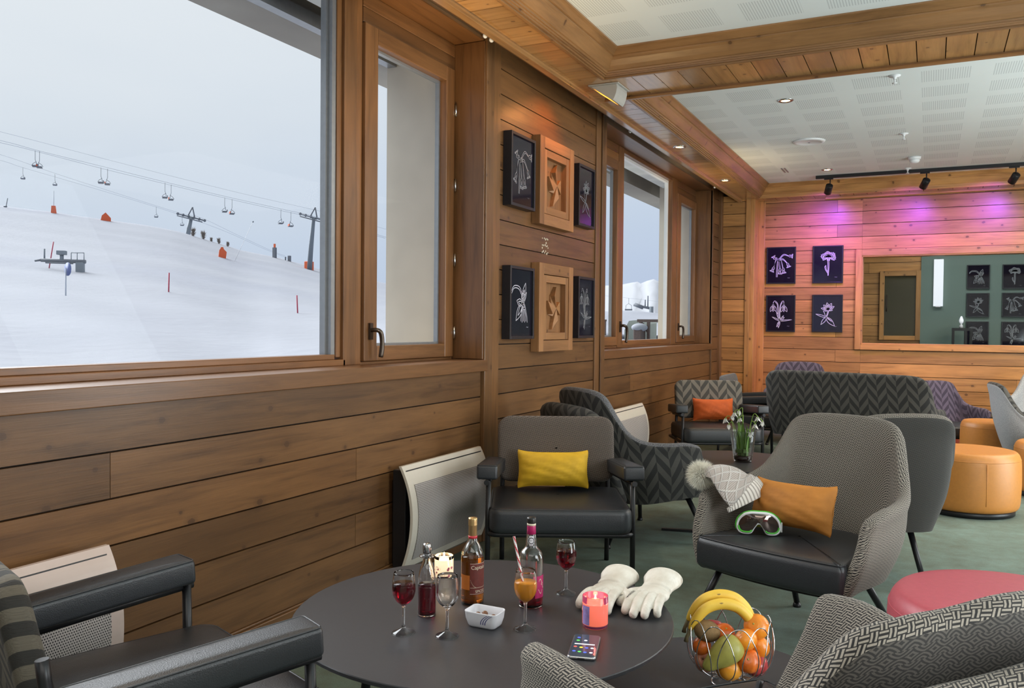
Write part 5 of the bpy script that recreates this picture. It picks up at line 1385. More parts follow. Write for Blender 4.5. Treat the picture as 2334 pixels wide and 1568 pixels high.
# ---------------------------------------------------------------- knitted hat on the chair arm, ski goggles on the seat
def m_knit(name, rib=False):
    n = NT(name); uv = n.sep(n.n('ShaderNodeUVMap', uv_map='uv').outputs[0])
    if rib:
        h = n.math('ABSOLUTE', n.math('SINE', n.math('MULTIPLY', uv[1], 3.1416/.0062)))
        st = n.math('POWER', h, .6)
    else:
        a = n.math('MULTIPLY', n.math('ADD', uv[0], uv[1]), 1/.034); b = n.math('MULTIPLY', n.math('SUBTRACT', uv[0], uv[1]), 1/.034)
        fa = n.math('ABSOLUTE', n.math('SUBTRACT', n.math('FRACT', a), .5)); fb = n.math('ABSOLUTE', n.math('SUBTRACT', n.math('FRACT', b), .5))
        st = n.math('SUBTRACT', 1., n.math('MULTIPLY', n.math('MINIMUM', fa, fb), 6.5), clamp=True)
    tw = n.math('MULTIPLY_ADD', n.math('SINE', n.math('MULTIPLY', uv[0], 1300.)), .5, .5)
    c = n.mix(st, (.36, .30, .26) if not rib else (.28, .23, .19), (.68, .63, .57))
    c = n.mix(.18 if not rib else 0., c, n.comb(tw, tw, tw))
    s = n.bsdf(Base_Color=c, Roughness=.95, Sheen_Weight=.4)
    n.put(s.inputs['Normal'], n.bump(st, .9, .006)); return n.fin(s)
M['knit'] = m_knit('cable_knit_wool'); M['rib'] = m_knit('ribbed_wool', True)
M['fur'] = m_plain('cream_fur', (.80, .77, .66), .8, var=.15, scale=30., Sheen_Weight=.4)
t = thing('bobble_hat', 'pale cable-knit bobble hat with a cream fur pompom, draped over the chair arm', 'hat', (-.402, 3.566, -.006), radians(-19.4))
AX = catmull([(-.402, -.20, .612), (-.372, -.195, .622), (-.335, -.185, .628), (-.295, -.175, .612), (-.255, -.165, .575), (-.228, -.148, .548), (-.212, -.140, .512)], 5)
HW = [.024, .044, .064, .082, .096, .104, .106]; HT = [.016, .022, .022, .021, .020, .019, .018]
rows = []; nA = len(AX)
for i, p in enumerate(AX):
    s = i/(nA-1)*(len(HW)-1); k = min(int(s), len(HW)-2); w = lerp(HW[k], HW[k+1], s-k); h = lerp(HT[k], HT[k+1], s-k)
    d = (AX[min(i+1, nA-1)]-AX[max(i-1, 0)]).normalized(); side = Vector((.12+.1*i/nA, 1, .55*i/nA)).normalized(); side = (side-d*side.dot(d)).normalized(); up = d.cross(side)
    if up.z < 0: up = -up
    row = []
    for k2 in range(40):
        a = 2*pi*k2/40; ww = w*(1+.03*sin(3*a+i*.4)); dro = -.020*abs(cos(a))**3*(1-i/nA)
        row.append(p+side*ww*cos(a)+up*(h*sin(a)*(1 if sin(a) > 0 else .55))+Vector((0, 0, dro)))
    rows.append(row)
cut = nA-7
mb = MB(); mb.grid(rows[:cut+1], 0, lambda i, j: (i*.009, j*.0056), closev=True); mb.build('knit_body', 'knit', t)
mb = MB(); R2 = [[q+(q-AX[cut+i])*.06 for q in row] for i, row in enumerate(rows[cut:])]; inner = [[q-(q-AX[cut+i])*.18 for q in row] for i, row in enumerate(rows[cut:])][::-1]
mb.grid(R2+inner, 0, lambda i, j: (i*.006, j*.0056), closev=True); mb.build('ribbed_hem', 'rib', t)
pc = Vector((-.398, -.205, .606)); mb = MB()
mb.ball(pc, .030, 16, 10)
for k in range(7000):
    d = Vector((rng.gauss(0, 1), rng.gauss(0, 1), rng.gauss(0, 1))).normalized(); L = rng.uniform(.046, .068); d2 = (d+Vector((rng.gauss(0, .25), rng.gauss(0, .25), rng.gauss(0, .25)-.12))).normalized()
    a = pc+d*.020; m_ = pc+d*L*.7; b = m_+d2*L*.38; sd = d.orthogonal().normalized()*.0007; sd = Matrix.Rotation(rng.uniform(0, 6.28), 3, d) @ sd
    i0 = mb.vert(a-sd); i1 = mb.vert(a+sd); i2 = mb.vert(m_+sd*.8); i3 = mb.vert(m_-sd*.8); i4 = mb.vert(b)
    mb.face((i0, i1, i2, i3)); mb.face((i3, i2, i4))
mb.build('pompom', 'fur', t, merge=False)

M['gog_white'] = m_plain('white_goggle_frame', (.70, .71, .70), .3, var=.03)
M['gog_green'] = m_plain('green_goggle_trim', (.06, .42, .03), .35)
M['gog_foam'] = m_plain('black_goggle_foam', (.015, .015, .015), .9)
M['lens'] = m_plain('bronze_mirror_lens', (.17, .13, .115), .05, .85, var=.05)
M['strap'] = m_plain('lime_strap', (.42, .48, .03), .7)
t = thing('ski_goggles', 'white and green ski goggles with a bronze mirrored lens, standing on the black seat', 'ski goggles', (-.600, 3.452, .3985), radians(12), None, .88); t.location.z = .3915
H = [(0, .099), (.03, .098), (.058, .089), (.080, .068), (.090, .043), (.089, .020), (.076, .006), (.050, .0055), (.034, .012), (.021, .036), (.009, .051), (0, .053)]
hc = [(p.x, p.y) for p in catmull([(a, b, 0) for a, b in H], 5)]
full = hc+[(-x, z) for x, z in hc[-2:0:-1]]
def gy(x, off=0.): return -.026+.030*(abs(x)/.092)**2+off
mb = MB(); mb.tube([(x, gy(x), z+.003) for x, z in full], .0068, 10, closed=True); mb.build('frame', 'gog_white', t)
mb = MB(); n_ = len(full); rows = []
for s in (1., .97, .8, .55, .3, .02): rows.append([(x*s, gy(x*s, -.004-.010*(1-s*s)), (z-.066)*s+.069) for x, z in full])
mb.grid(rows, closev=True); mb.build('lens', 'lens', t)
mb = MB(); mb.grid([[(x*1.01, gy(x)+d, z+.003) for x, z in full] for d in (.002, .022, .040)], closev=True); mb.build('foam', 'gog_foam', t)
mb = MB(); top = [p for p in hc if p[1] > .080]; P = [(-x, z) for x, z in top[::-1]]+top[1:]
mb.tube([(x*1.02, gy(x)+.006, z+.0065) for x, z in P], .0072, 8)
for s in (1, -1):
    bot = [p for p in hc if p[1] < .030 and p[0] > .03]; mb.tube([(s*x*.97, gy(x)-.009, z+.0085) for x, z in bot], .0036, 8)
    sd = [p for p in hc if .012 < p[1] < .085 and p[0] > .06]; mb.tube([(s*x*1.05, gy(x)+.016, z+.003) for x, z in sd], .0078, 8)
mb.build('trim', 'gog_green', t)
mb = MB(); P = []
for i in range(15):
    a = lerp(-.5, pi+.5, i/14); P.append([(.088*cos(a), .02+.052*max(-.2, sin(a)), z) for z in (.018, .055)])
mb.grid(P); mb.build('strap', 'strap', t)
for s in (1,):
    mb = MB(); mb.box((.088, .012, .012), (.104, .020, .058)); mb.build('outrigger', 'gog_white', t, bevel=.003)
# ================================================================= PICTURES AND CARVINGS
M['print_black'] = m_plain('black_glazed_print', (.010, .008, .016), .06, var=.05)
M['chalk'] = m_plain('white_drawn_line', (.66, .64, .72), .5, var=.05)
M['chalk_dim'] = m_plain('grey_drawn_line', (.30, .31, .33), .5, var=.05)
def petal(b, ang, L, w, tip=.0, n=16):
    """closed outline from base b pointing at ang (degrees, 0 = up, clockwise)"""
    a = radians(ang); ux, uy = sin(a), cos(a); vx, vy = uy, -ux; out = []
    for k in range(n+1): s = k/n; q = w*sin(pi*s**(.8+tip)); out.append((b[0]+ux*L*s+vx*q, b[1]+uy*L*s+vy*q))
    for k in range(n, -1, -1): s = k/n; q = -w*sin(pi*s**(.8+tip)); out.append((b[0]+ux*L*s+vx*q, b[1]+uy*L*s+vy*q))
    return out
def curve(*P): return [(p.x, p.y) for p in catmull([(x, y, 0) for x, y in P], 7)]
def bell(b, ang, L, w):
    a = radians(ang); ux, uy = sin(a), cos(a); vx, vy = uy, -ux
    f = lambda s, q: (b[0]+ux*L*s+vx*q*w, b[1]+uy*L*s+vy*q*w)
    out = [curve(f(0, .15), f(.3, .42), f(.75, .40), f(1, .95)), curve(f(0, -.15), f(.3, -.42), f(.75, -.40), f(1, -.95)), curve(f(.35, 0), f(.75, .0))]
    fr = [f(1+.10*abs(sin(k*pi/3*1.0)), lerp(-.95, .95, k/9)) for k in range(10)]; out.append(curve(*fr)); out.append(curve(*[f(1-.10*sin(pi*k/6), lerp(-.95, .95, k/6)) for k in range(7)])); return out
def cowslip():
    S = [curve((-.36, -.98), (-.34, -.4), (-.30, .2), (-.22, .45)), curve((-.28, -.98), (-.25, -.3), (-.2, .3))]
    for tx, ty, a, L in ((.62, .78, 95, .30), (.52, .18, 160, .34), (.18, -.22, 170, .42), (-.06, -.26, 185, .44), (-.56, -.12, 205, .40), (-.48, .52, 330, .28)):
        S.append(curve((-.24, .42), (lerp(-.24, tx, .5), max(.42, ty)+.14), (tx, ty))); S.append(curve((-.2, .38), (lerp(-.2, tx, .5), max(.40, ty)+.06), (tx-.03, ty-.02))); S += bell((tx, ty), a, L, .20)
    return S
def aster():
    S = [curve((-.02, .42), (.02, -.2), (.02, -.92)), curve((.08, .42), (.10, -.2), (.06, -.92)), curve((.02, -.75), (-.16, -.45), (-.22, -.2), (-.12, -.08)), curve((.02, -.62), (-.10, -.42), (-.13, -.15))]
    for k in range(20): a = -125+250*k/19; S.append(petal((.05+.12*sin(radians(a)), .62+.07*cos(radians(a))), a, .50-.14*abs(cos(radians(a)))+.05*sin(k*5), .062))
    for k in range(9): S.append(petal((.05, .60), -90+180*k/8, .15, .03))
    for a in (160, 180, 200): S.append(petal((.05, .55), a, .26, .06))
    return S
def snowdrop():
    S = [curve((-.12, -.62), (-.16, .2), (-.22, .8), (-.45, 1.06), (-.58, .95), (-.60, .84)), curve((-.06, -.62), (-.08, .2), (-.02, .7), (.12, 1.0), (.24, 1.04), (.27, .82)), curve((-.02, -.6), (-.03, .2), (.03, .7), (.15, .93)), curve((-.17, -.6), (-.22, .2), (-.27, .75), (-.44, .97))]
    for b in ((-.60, .78), (.27, .76)):
        S.append(petal((b[0], b[1]-.02), 180, .14, .07)); S.append(petal((b[0], b[1]-.12), 180, .50, .10)); S.append(petal((b[0], b[1]-.12), 205, .56, .12)); S.append(petal((b[0], b[1]-.12), 152, .56, .12))
    for a, L, w in ((-62, .72, .05), (84, 1.0, .045), (52, .50, .06), (35, .56, .05), (205, .58, .06), (190, .62, .06), (-20, .85, .05)): S.append(petal((-.05, -.62), a, L, w))
    return S
def star():
    S = [curve((-.10, -.30), (.0, -.05), (.05, .2)), curve((-.04, -.33), (.06, -.05), (.12, .2)), curve((-.12, -.3), (-.2, .0), (-.3, .22))]
    for a, L, w in ((-78, .55, .11), (-42, .52, .12), (-8, .58, .13), (28, .58, .14), (62, .55, .12), (100, .36, .09), (-112, .30, .08)): S.append(petal((.06, .32), a, L, w)); S.append(petal((.06, .32), a, L*.72, w*.4))
    for k in range(10): S.append(curve((.06, .32), (.06+.12*sin(k*.7), .36+.13*cos(k*.7))))
    for a, L, w in ((-72, .88, .07), (138, .98, .17), (215, .74, .11), (128, .62, .02)): S.append(petal((-.06, -.32), a, L, w))
    return S
def orchid():
    S = [curve((-.98, .45), (-.7, .72), (-.2, .70), (.05, .45)), curve((-.95, .38), (-.7, .62), (-.25, .60), (.0, .38))]
    for a, L, w in ((20, 1.0, .17), (-140, .95, .2), (-75, .55, .16), (40, .7, .10), (120, .42, .12)): S.append(petal((.1, -.05), a, L, w)); S.append(petal((.1, -.05), a, L*.7, w*.45))
    for k in range(6): S.append(curve((.05+.08*k, -.25), (.0+.12*k, -.6), (-.02+.13*k, -.80-.05*(k % 2))))
    for r in (.12, .2, .28): S.append([(.2+r*cos(a)*.6, .25+r*sin(a)) for a in [2*pi*k/20 for k in range(21)]])
    return S
DRAW = dict(cowslip=cowslip, aster=aster, snowdrop=snowdrop, star=star, orchid=orchid)
def strokes(mb, S, w, y, sx, sz):
    for P in S:
        n = len(P); L = []; R_ = []
        for i, (a, b) in enumerate(P):
            p = P[max(i-1, 0)]; q = P[min(i+1, n-1)]; dx, dz = q[0]-p[0], q[1]-p[1]; l = math.hypot(dx, dz) or 1
            L.append((a*sx-dz/l*w/2, y, b*sz+dx/l*w/2)); R_.append((a*sx+dz/l*w/2, y, b*sz-dx/l*w/2))
        mb.grid([L, R_], smooth=False)
def print_frame(label, loc, rotz, w, h, d, kind, group, line='chalk', lw=.0042, fw=.018):
    """front faces local -Y, back lies on y=0"""
    t = thing('framed_print', label, 'picture', loc, rotz, group)
    mb = MB(); a, b = w/2, h/2
    mb.box((-a, -d, -b), (-a+fw, 0, b), axis=2); mb.box((a-fw, -d, -b), (a, 0, b), axis=2); mb.box((-a+fw, -d, -b), (a-fw, 0, -b+fw), axis=0); mb.box((-a+fw, -d, b-fw), (a-fw, 0, b), axis=0)
    mb.build('frame', 'frame_black', t, bevel=.0015)
    rec = .012 if d > .03 else .004
    mb = MB(); mb.box((-a+fw-.002, -d+rec, -b+fw-.002), (a-fw+.002, -.004, b-fw+.002)); s = mb.build('print', 'print_black', t)
    mb = MB(); u = (a-fw)*.92
    strokes(mb, DRAW[kind](), lw, -d+rec-.0012, u, u)
    strokes(mb, [[(.55, -1.06), (.60, -1.04), (.66, -1.07), (.74, -1.045)]], lw*.35, -d+rec-.0012, u, u)
    mb.build('flower_drawing', line, s, merge=False)
    return t
XL = XW+.0005; G1 = 'flower prints between the windows'
print_frame('black framed print of hanging bell flowers, upper left of the group between the windows', (XL, 4.585, 2.132), radians(90), .335, .432, .056, 'cowslip', G1, 'chalk_dim', .0036)
print_frame('black framed print of a star flower, upper right of the group between the windows', (XL, 5.628, 2.128), radians(90), .312, .428, .056, 'star', G1, 'chalk_dim', .0032)
print_frame('black framed print of an orchid-like flower, lower left of the group between the windows', (XL, 4.585, 1.350), radians(90), .335, .432, .056, 'orchid', G1)
print_frame('black framed print of a drooping snowdrop, lower right of the group between the windows', (XL, 5.642, 1.346), radians(90), .312, .432, .056, 'snowdrop', G1, 'chalk_dim', .0032)
G2 = 'flower prints on the far timber wall'
for x, z, k, lab in ((-1.595, 1.952, 'cowslip', 'black print of hanging bell flowers, upper left of four on the far timber wall'), (-1.075, 1.952, 'aster', 'black print of a daisy-like flower, upper right of four on the far timber wall'), (-1.592, 1.385, 'snowdrop', 'black print of two snowdrops, lower left of four on the far timber wall'), (-1.072, 1.387, 'star', 'black print of a star-shaped flower, lower right of four on the far timber wall')):
    print_frame(lab, (x, YB, z), 0, .332, .432, .028, k, G2, 'chalk', .0052, .014)
G3 = 'flower prints on the green wall beyond the interior window'
for x, z, k, lab in ((.545, 1.902, 'orchid', 'black print on the green wall, top row, left'), (.948, 1.900, 'aster', 'black print on the green wall, top row, right'), (.545, 1.536, 'star', 'black print on the green wall, middle row, left'), (.948, 1.538, 'cowslip', 'black print on the green wall, middle row, right'), (.545, 1.168, 'orchid', 'black print low on the green wall, behind the black stand'), (.948, 1.168, 'snowdrop', 'black print on the green wall, lowest row, right')):
    print_frame(lab, (x, Y2-.03, z), 0, .262, .312, .026, k, G3, 'chalk_dim', .0045, .012)
# carved relief panels
def relief(label, loc, w, h):
    t = thing('carved_relief', label, 'wood carving', loc, radians(90), 'carved wooden reliefs')
    a, b = w/2, h/2; D = .058
    def ring(mb, a0, b0, wd, y0, y1):
        mb.box((-a0, y0, -b0), (-a0+wd, y1, b0), axis=2); mb.box((a0-wd, y0, -b0), (a0, y1, b0), axis=2); mb.box((-a0+wd, y0, b0-wd), (a0-wd, y1, b0), axis=0); mb.box((-a0+wd, y0, -b0), (a0-wd, y1, -b0+wd), axis=0)
    mb = MB(); ring(mb, a, b, .070, -D, 0); mb.build('frame', 'wood_relief', t, bevel=.002)
    mb = MB(); ring(mb, a-.074, b-.074, .046, -D+.006, 0); mb.build('inner_frame', 'wood_relief', t, bevel=.002)
    mb = MB(); mb.box((-a+.11, -.016, -b+.11), (a-.11, 0, b-.11), axis=2); mb.build('back_panel', 'wood_relief', t)
    # pinwheel of faceted wedges
    mb = MB(); y0 = -.016; c = (.012, 0.0)
    for k in range(8):
        big = k % 2 == 0; th_ = radians(72+45*k); L = .150 if big else .098; sp = radians(46 if big else 40)
        p = (L*cos(th_)*.72, L*sin(th_)); q = (L*.60*cos(th_+sp)*.72, L*.60*sin(th_+sp))
        f = lambda u, y: mb.vert((u[0]*.98, y, u[1]*.98), (u[0]+k, u[1], y), .30+.09*k)
        top = -.054 if big else -.036
        i0 = f(c, y0); i1 = f(p, y0); i2 = f(q, y0); j0 = f(c, -.048); j1 = f(p, top+.016); j2 = f(q, top)
        mb.face((j0, j1, j2)); mb.face((i1, i2, j2, j1)); mb.face((i0, i1, j1, j0)); mb.face((i2, i0, j0, j2))
    mb.build('pinwheel', 'wood_relief', t)
relief('honey pine relief with a carved pinwheel, upper one, between two dark prints', (XL, 5.092, 2.128), .556, .552)
relief('honey pine relief with a carved pinwheel, lower one, between two dark prints', (XL, 5.098, 1.331), .556, .560)
# small cluster of pale plugs in the boards
mb = MB()
for k, (y, z) in enumerate(((0, .044), (.03, .046), (.05, .04), (.07, .046), (.085, .042), (.06, .018), (.0, -.0), (.02, .0), (.045, .003), (.062, -.004), (.078, .0), (.0, -.018), (.09, -.012), (.0, -.046), (.018, -.038), (.036, -.048), (.052, -.036), (.07, -.052), (.088, -.044))):
    r = .0052+.002*((k*7) % 3)/2; mb.lathe([(r, -.004), (r, .0012), (r*.7, .002), (0, .0022)], 10)
    for q in range(len(mb.v)-40, len(mb.v)):
        x_, y_, z_ = mb.v[q]; mb.v[q] = (z_, y_+y, x_+z)
o = mb.build('wall_badge', 'cream', None, loc=(XW, 4.985, 1.734)); tag(o, 'small cluster of pale dots set into the boards between the two carved reliefs', 'wall badge')

# ---------------------------------------------------------------- panel radiators under the windows
def radiator(label, y0, y1, z0, z1, m, zb):
    t = thing('panel_radiator', label, 'radiator', (XW, 0, 0), 0, 'panel radiators')
    mb = MB(); mb.box((.002, y0+.05, zb), (.085, y1-.05, z1-.075)); mb.box((.03, y0+.015, zb+.01), (.10, y1-.015, z1-.02)); mb.build('body', 'metal_black', t, bevel=.004)
    mb = MB(); n = 24; H_ = z1-z0
    def X(s): return .150-.052*(2*s-1)**2 + (0 if s < .5 else -.012*(2*s-1)**3)
    rows = []
    for i in range(n+1):
        s = i/n; rows.append([(X(s), y, z0+H_*s) for y in (y0, y1)])
    th_ = .014
    F_ = [[(x, y, z) for x, y, z in r] for r in rows]; Bk = [[(x-th_, y, z) for x, y, z in r] for r in rows][::-1]
    mb.grid(F_+Bk, 0, None, closeu=True, smooth=False)
    ids = len(mb.v)
    for j in (0, 1):
        a = [mb.vert(r[j]) for r in F_]; b = [mb.vert(r[j]) for r in Bk[::-1]]
        for i in range(n): mb.face((a[i], a[i+1], b[i+1], b[i]))
    mb.build('front_panel', m, t, bevel=0)
    mb = MB(); q0, q1 = y0+.045, y1-.045; s0, s1 = .085, .82
    P = [[(X(lerp(s0, s1, i/n))+.0035, y, z0+H_*lerp(s0, s1, i/n)) for y in (q0, q1)] for i in range(n+1)]
    mb.grid(P, 0, lambda i, j: ((q0, q1)[j], H_*(s1-s0)*i/n)); mb.build('perforated_sheet', 'perf', t)
radiator('pale pink panel radiator at the left edge under the big window', .93, 1.708, .10, .556, 'rad_pink', .08)
radiator('cream panel radiator on the wall beside the mustard chair', 3.250, 4.012, .085, .562, 'rad', .075)
radiator('small-looking cream panel radiator under the second window, behind the herringbone chair', 6.13, 6.872, .09, .574, 'rad', .08)

# ================================================================= CEILING FITTINGS
M['lamp_warm'] = m_emit('warm_lamp', (1.0, .70, .36), 14.)
def downlight(label, x, y, z, group):
    t = thing('downlight', label, 'ceiling lamp', (x, y, z), 0, group)
    mb = MB(); mb.lathe([(.030, -.001), (.034, -.007), (.048, -.008), (.055, -.004), (.056, .001)], 32); mb.build('trim_ring', 'steel', t)
    mb = MB(); mb.lathe([(0, -.003), (.031, -.003)], 24); mb.build('bulb', 'lamp_warm', t)
downlight('recessed downlight glowing in the timber soffit, nearer one', -1.90, 6.96, ZS, 'downlights in the timber soffit')
downlight('recessed downlight glowing in the timber soffit, farther one', -1.905, 8.73, ZS, 'downlights in the timber soffit')
downlight('recessed downlight in the white ceiling, left of the first sprinkler', -.96, 6.33, ZC, 'downlights in the white ceiling')
downlight('recessed downlight in the white ceiling, near the start of the spotlight track', -.98, 9.25, ZC, 'downlights in the white ceiling')
def sprinkler(label, x, y):
    t = thing('sprinkler_head', label, 'sprinkler', (x, y, ZC), 0, 'ceiling sprinklers')
    mb = MB(); mb.lathe([(.036, .0), (.034, -.006), (.012, -.010), (.010, -.022), (0, -.022)], 20); mb.build('rosette', 'white', t)
    mb = MB(); mb.lathe([(.004, -.02), (.006, -.034), (.004, -.046), (.015, -.047), (.015, -.050), (0, -.051)], 14); mb.build('nozzle', 'white', t)
sprinkler('white sprinkler head nearest us on the white ceiling', -.236, 6.0); sprinkler('middle white sprinkler head on the white ceiling', -.228, 7.80); sprinkler('small sprinkler head just before the spotlight track', -.237, 9.50)
t = thing('ceiling_speaker', 'flat round white speaker cover on the ceiling', 'speaker', (-.978, 7.79, ZC))
mb = MB(); mb.lathe([(.135, 0), (.130, -.010), (.105, -.016), (.100, -.012), (.0, -.014)], 40); mb.build('cover', 'white', t); mb = MB(); mb.lathe([(.010, -.0135), (.008, -.017), (0, -.017)], 12); mb.build('centre_screw', 'alu', t)
t = thing('smoke_detector', 'domed white smoke detector on the ceiling', 'smoke detector', (-.166, 8.91, ZC))
mb = MB(); mb.lathe([(.058, 0), (.056, -.018), (.05, -.024), (.0, -.024)], 32); mb.build('base', 'white', t); mb = MB(); mb.lathe([(.044, -.024), (.048, -.034), (.040, -.050), (.02, -.058), (0, -.059)], 28); mb.build('dome', 'white', t)
t = thing('ceiling_grille', 'short slotted vent in the white ceiling left of the spotlight track', 'vent', (-1.30, 9.15, ZC))
mb = MB()
for k in range(2): mb.box((-.10+.03*k, -.16, -.004), (-.088+.03*k, .10, .0))
mb.build('slots', 'alu', t)
# spotlight track
t = thing('spotlight_track', 'black ceiling track carrying the three spotlights', 'lighting track', (0, 9.60, ZC))
mb = MB(); mb.box((-1.13, -.017, -.034), (1.6, .017, 0)); mb.build('rail', 'metal_black', t, bevel=.002)
M['uv_lamp'] = m_emit('violet_lamp', (.42, .10, 1.0), 30.)
SP = []
for x, lab, rz in ((-1.0, 'black track spotlight at the left end of the track', 25), (-.079, 'black track spotlight in the middle of the track', 38), (.704, 'black track spotlight at the right edge of the picture', 42)):
    t = thing('track_spotlight', lab, 'spotlight', (x, 9.60, ZC-.034), 0, 'violet track spotlights')
    mb = MB(); mb.box((-.045, -.012, -.014), (.045, .012, 0)); mb.build('adapter', 'metal_black', t, bevel=.002)
    mb = MB(); mb.tube([(.015, 0, -.012), (.015, 0, -.085)], .006, 8); mb.tube([(.015, 0, -.085), (.012, .0, -.10)], .011, 8); mb.build('stem', 'metal_black', t)
    d = Vector((-sin(radians(rz))*.55, .62, -.62)).normalized(); c = Vector((0, 0, -.115)); q = d.to_track_quat('Z', 'Y').to_matrix()
    mb = MB(); mb.lathe([(0, -.052), (.034, -.052), (.037, -.048), (.037, .050), (.033, .050), (.031, .030), (0, .030)], 28); o = mb.build('head', 'metal_black', t); o.location = c; o.rotation_euler = q.to_euler()
    mb = MB(); mb.lathe([(0, .032), (.029, .032)], 20); b = mb.build('bulb', 'uv_lamp', o)
    SP.append((Vector((x, 9.60, ZC-.034))+c+d*.06, d))
# wedge-shaped wall washer on the soffit
M['washer'] = m_plain('putty_luminaire_shell', (.42, .41, .37), .5, var=.04)
M['amber_glow'] = m_emit('amber_glow', (1.0, .40, .05), 3.0)
t = thing('wall_washer', 'wedge shaped putty coloured wall lamp under the soffit corner, glowing amber', 'wall washer', (-1.84, 5.06, ZS))
mb = MB(); mb.box((-.10, -.10, -.008), (.10, .12, .0)); mb.build('flange', 'washer', t, bevel=.006)
A = [(-.085, -.008), (.085, -.008), (.088, -.03), (.082, -.062), (.070, -.092), (.060, -.105), (.045, -.098)]
mb = MB(); mb.prism(A, -.085, .105, axis=1); mb.build('shell', 'washer', t, bevel=.002)
mb = MB(); d = Vector((.045+.085, 0, -.09)); nrm = Vector((-.09, 0, -.13)).normalized()
q0 = Vector((-.085, 0, -.008))+d*.06+nrm*.002; q1 = Vector((-.085, 0, -.008))+d*.95+nrm*.002
mb.face([mb.vert((q0.x, -.06, q0.z)), mb.vert((q1.x, -.075, q1.z)), mb.vert((q1.x, .095, q1.z)), mb.vert((q0.x, .09, q0.z))]); mb.build('lamp_opening', 'amber_glow', t)

# things in the room beyond the interior window
t = thing('wall_light', 'tall white rectangular wall light on the green wall', 'wall light', (.083, Y2-.03, 1.83))
M['white_glow'] = m_emit('white_panel_glow', (.80, .82, .88), .5)
mb = MB(); mb.box((-.058, -.05, -.31), (.058, 0, .31)); mb.build('diffuser', 'white_glow', t, bevel=.004); mb = MB(); mb.box((-.03, -.02, -.32), (.03, 0, .32)); mb.build('bracket', 'steel', t)
t = thing('display_stand', 'black open-sided display stand beyond the interior window', 'stand', (.36, 12.2, 0))
mb = MB(); mb.box((-.115, -.10, 1.20), (.115, .10, 1.235)); mb.build('top_board', 'metal_black', t)
for x in (-.10, .04, .10):
    mb = MB(); mb.box((x-.014, -.09, 0), (x+.014, .09, 1.20)); mb.build('leg', 'metal_black', t)
t = thing('glass_lamp', 'small clear glass lamp standing on the black display stand', 'lamp', (.35, 12.2, 1.235))
mb = MB(); mb.lathe([(.022, 0), (.020, .03), (.010, .045), (.008, .055)], 20); mb.build('base', 'white_glaze', t); mb = MB(); mb.lathe([(.009, .055), (.024, .075), (.026, .10), (.014, .135), (.008, .15), (0, .152)], 20); mb.build('bulb', 'white_glow', t)
# ================================================================= LIGHT AND CAMERA
def lamp(kind, name, loc, energy, col=(1, 1, 1), rot=None, target=None, **kw):
    d = bpy.data.lights.new(name, kind); d.energy = energy; d.color = col
    for k, v in kw.items(): setattr(d, k, v)
    o = bpy.data.objects.new(name, d); COL.objects.link(o); o.location = loc
    if target is not None: o.rotation_euler = (Vector(target)-Vector(loc)).to_track_quat('-Z', 'Y').to_euler()
    elif rot is not None: o.rotation_euler = rot
    return o
# soft overcast daylight from the window side
lamp('SUN', 'daylight', (-20, 6, 20), 6.5, (.93, .96, 1.0), target=(-20+1.0, 6-.12, 20-.62), angle=radians(55))
# added fill standing in for windows on the right, none built
lamp('AREA', 'right_side_fill', (4.3, 1.9, 1.75), 50, (.97, .98, 1.0), target=(0, 5.2, .9), shape='RECTANGLE', size=4.0, size_y=1.9)
lamp('AREA', 'near_fill', (1.0, -1.6, 2.82), 85, (1.0, .95, .88), target=(1.0, -1.59, 0), shape='RECTANGLE', size=4.0, size_y=2.5)  # fill lamp added behind the camera, no fitting there
lamp('AREA', 'ceiling_fill', (3.2, 6.0, 1.35), 300, (.84, .95, 1.0), target=(1.2, 6.0, 2.8), shape='RECTANGLE', size=1.6, size_y=6.5)  # added fill to brighten the ceiling, out of view on the right
lamp('AREA', 'ceiling_fill', (2.6, 1.5, 1.35), 130, (.86, .96, 1.0), target=(1.0, 2.2, 2.8), shape='RECTANGLE', size=1.6, size_y=3.)  # second added ceiling fill, nearer the camera
lamp('SPOT', 'soffit_fill', (-1.95, 3.3, 1.7), 42, (1.0, .72, .36), target=(-1.9, 3.7, 2.7), spot_size=radians(100), spot_blend=.9, shadow_soft_size=.1)  # warm fill added for the soffit, no real lamp stands here
lamp('SPOT', 'soffit_fill', (-1.95, 8.2, 1.9), 20, (1.0, .76, .42), target=(-1.9, 8.4, 2.7), spot_size=radians(110), spot_blend=.9, shadow_soft_size=.1)  # same added soffit fill, farther along
lamp('SPOT', 'downlight_lamp', (1.4, 7.9, ZC-.02), 110, (1.0, .72, .38), target=(.1, 10.4, .75), spot_size=radians(80), spot_blend=.9, shadow_soft_size=.15)
lamp('SPOT', 'downlight_lamp', (-.9, 8.7, ZC-.02), 40, (1.0, .70, .36), target=(-1.15, 10.4, .8), spot_size=radians(85), spot_blend=.9, shadow_soft_size=.08)
lamp('AREA', 'lounge_fill', (2.6, 7.4, 2.82), 150, (1.0, .95, .87), target=(2.6, 7.41, 0), shape='RECTANGLE', size=2.6, size_y=4.0)  # fill lamp added for the far half of the lounge, out of view
# downlights
for x, y, z, e in ((-1.90, 6.96, ZS-.02, 5), (-1.905, 8.73, ZS-.02, 7), (-.96, 6.33, ZC-.02, 7), (-.98, 9.25, ZC-.02, 7), (.6, 6.33, ZC-.02, 12), (.6, 9.2, ZC-.02, 9), (-1.90, 3.2, ZS-.02, 6), (-1.9, 1.5, ZS-.02, 6)):
    lamp('SPOT', 'downlight_lamp', (x, y, z), e*4.2, (1.0, .74, .44), target=(x, y, 0), spot_size=radians(125), spot_blend=.8, shadow_soft_size=.04)
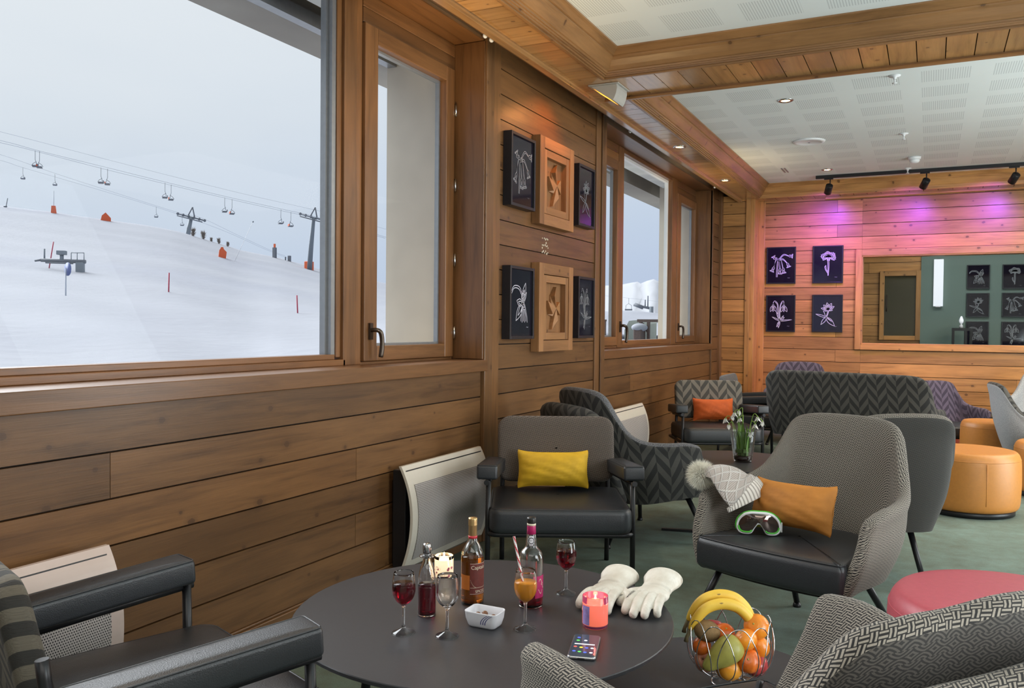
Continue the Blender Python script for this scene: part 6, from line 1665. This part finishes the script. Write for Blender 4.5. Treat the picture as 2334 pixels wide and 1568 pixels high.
# violet track spots
for (p, d), e in zip(SP, (75, 72, 72)):
    lamp('SPOT', 'violet_spot_lamp', p, e, (.36, .07, 1.0), target=p+d+Vector((0, .10, .06)), spot_size=radians(100), spot_blend=1., shadow_soft_size=.03)
# amber wall washer
lamp('SPOT', 'amber_washer_lamp', (-1.93, 5.05, ZS-.09), 11, (1.0, .36, .10), target=(XW, 4.98, 2.25), spot_size=radians(120), spot_blend=.8, shadow_soft_size=.03)
# candles
lamp('POINT', 'candle_glow', (-.754, 2.022, TZ+.086), .10, (1.0, .50, .20), shadow_soft_size=.006)
lamp('POINT', 'candle_glow', (-1.312, 2.206, TZ+.080), .10, (1.0, .62, .30), shadow_soft_size=.006)
# rooms beyond
lamp('AREA', 'far_room_lamp', (.6, 11.4, 2.75), 28, (.95, 1.0, .98), target=(.6, 11.41, 0), shape='RECTANGLE', size=2.2, size_y=.6)

cd = bpy.data.cameras.new('camera'); cam = bpy.data.objects.new('camera', cd); COL.objects.link(cam); scene.camera = cam
F_PX = 1931.335; YAW = .458488707; PITCH = -.0219651170; ROLL = .00951323289
cd.sensor_fit = 'HORIZONTAL'; cd.sensor_width = 36.; cd.lens = 36.*F_PX/2334; cd.clip_start = .02; cd.clip_end = 2000
f = Vector((-sin(YAW)*cos(PITCH), cos(YAW)*cos(PITCH), sin(PITCH)))
r0 = f.cross(Vector((0, 0, 1))).normalized(); u0 = r0.cross(f)
r = r0*cos(ROLL)+u0*sin(ROLL); u = r.cross(f)
mw = Matrix.Identity(4)
for i in range(3): mw[i][0] = r[i]; mw[i][1] = u[i]; mw[i][2] = -f[i]
mw[0][3], mw[1][3], mw[2][3] = 0, 0, 1.215
cam.matrix_world = mw

cy = scene.cycles
cy.use_denoising = True; cy.max_bounces = 14; cy.diffuse_bounces = 4; cy.glossy_bounces = 4; cy.transmission_bounces = 14; cy.transparent_max_bounces = 12
cy.caustics_reflective = False; cy.caustics_refractive = True; cy.sample_clamp_indirect = 5.; cy.blur_glossy = .5
scene.view_settings.view_transform = 'Standard'; scene.view_settings.look = 'None'; scene.view_settings.exposure = 0.; scene.view_settings.gamma = 1.
bpy.context.view_layer.update()
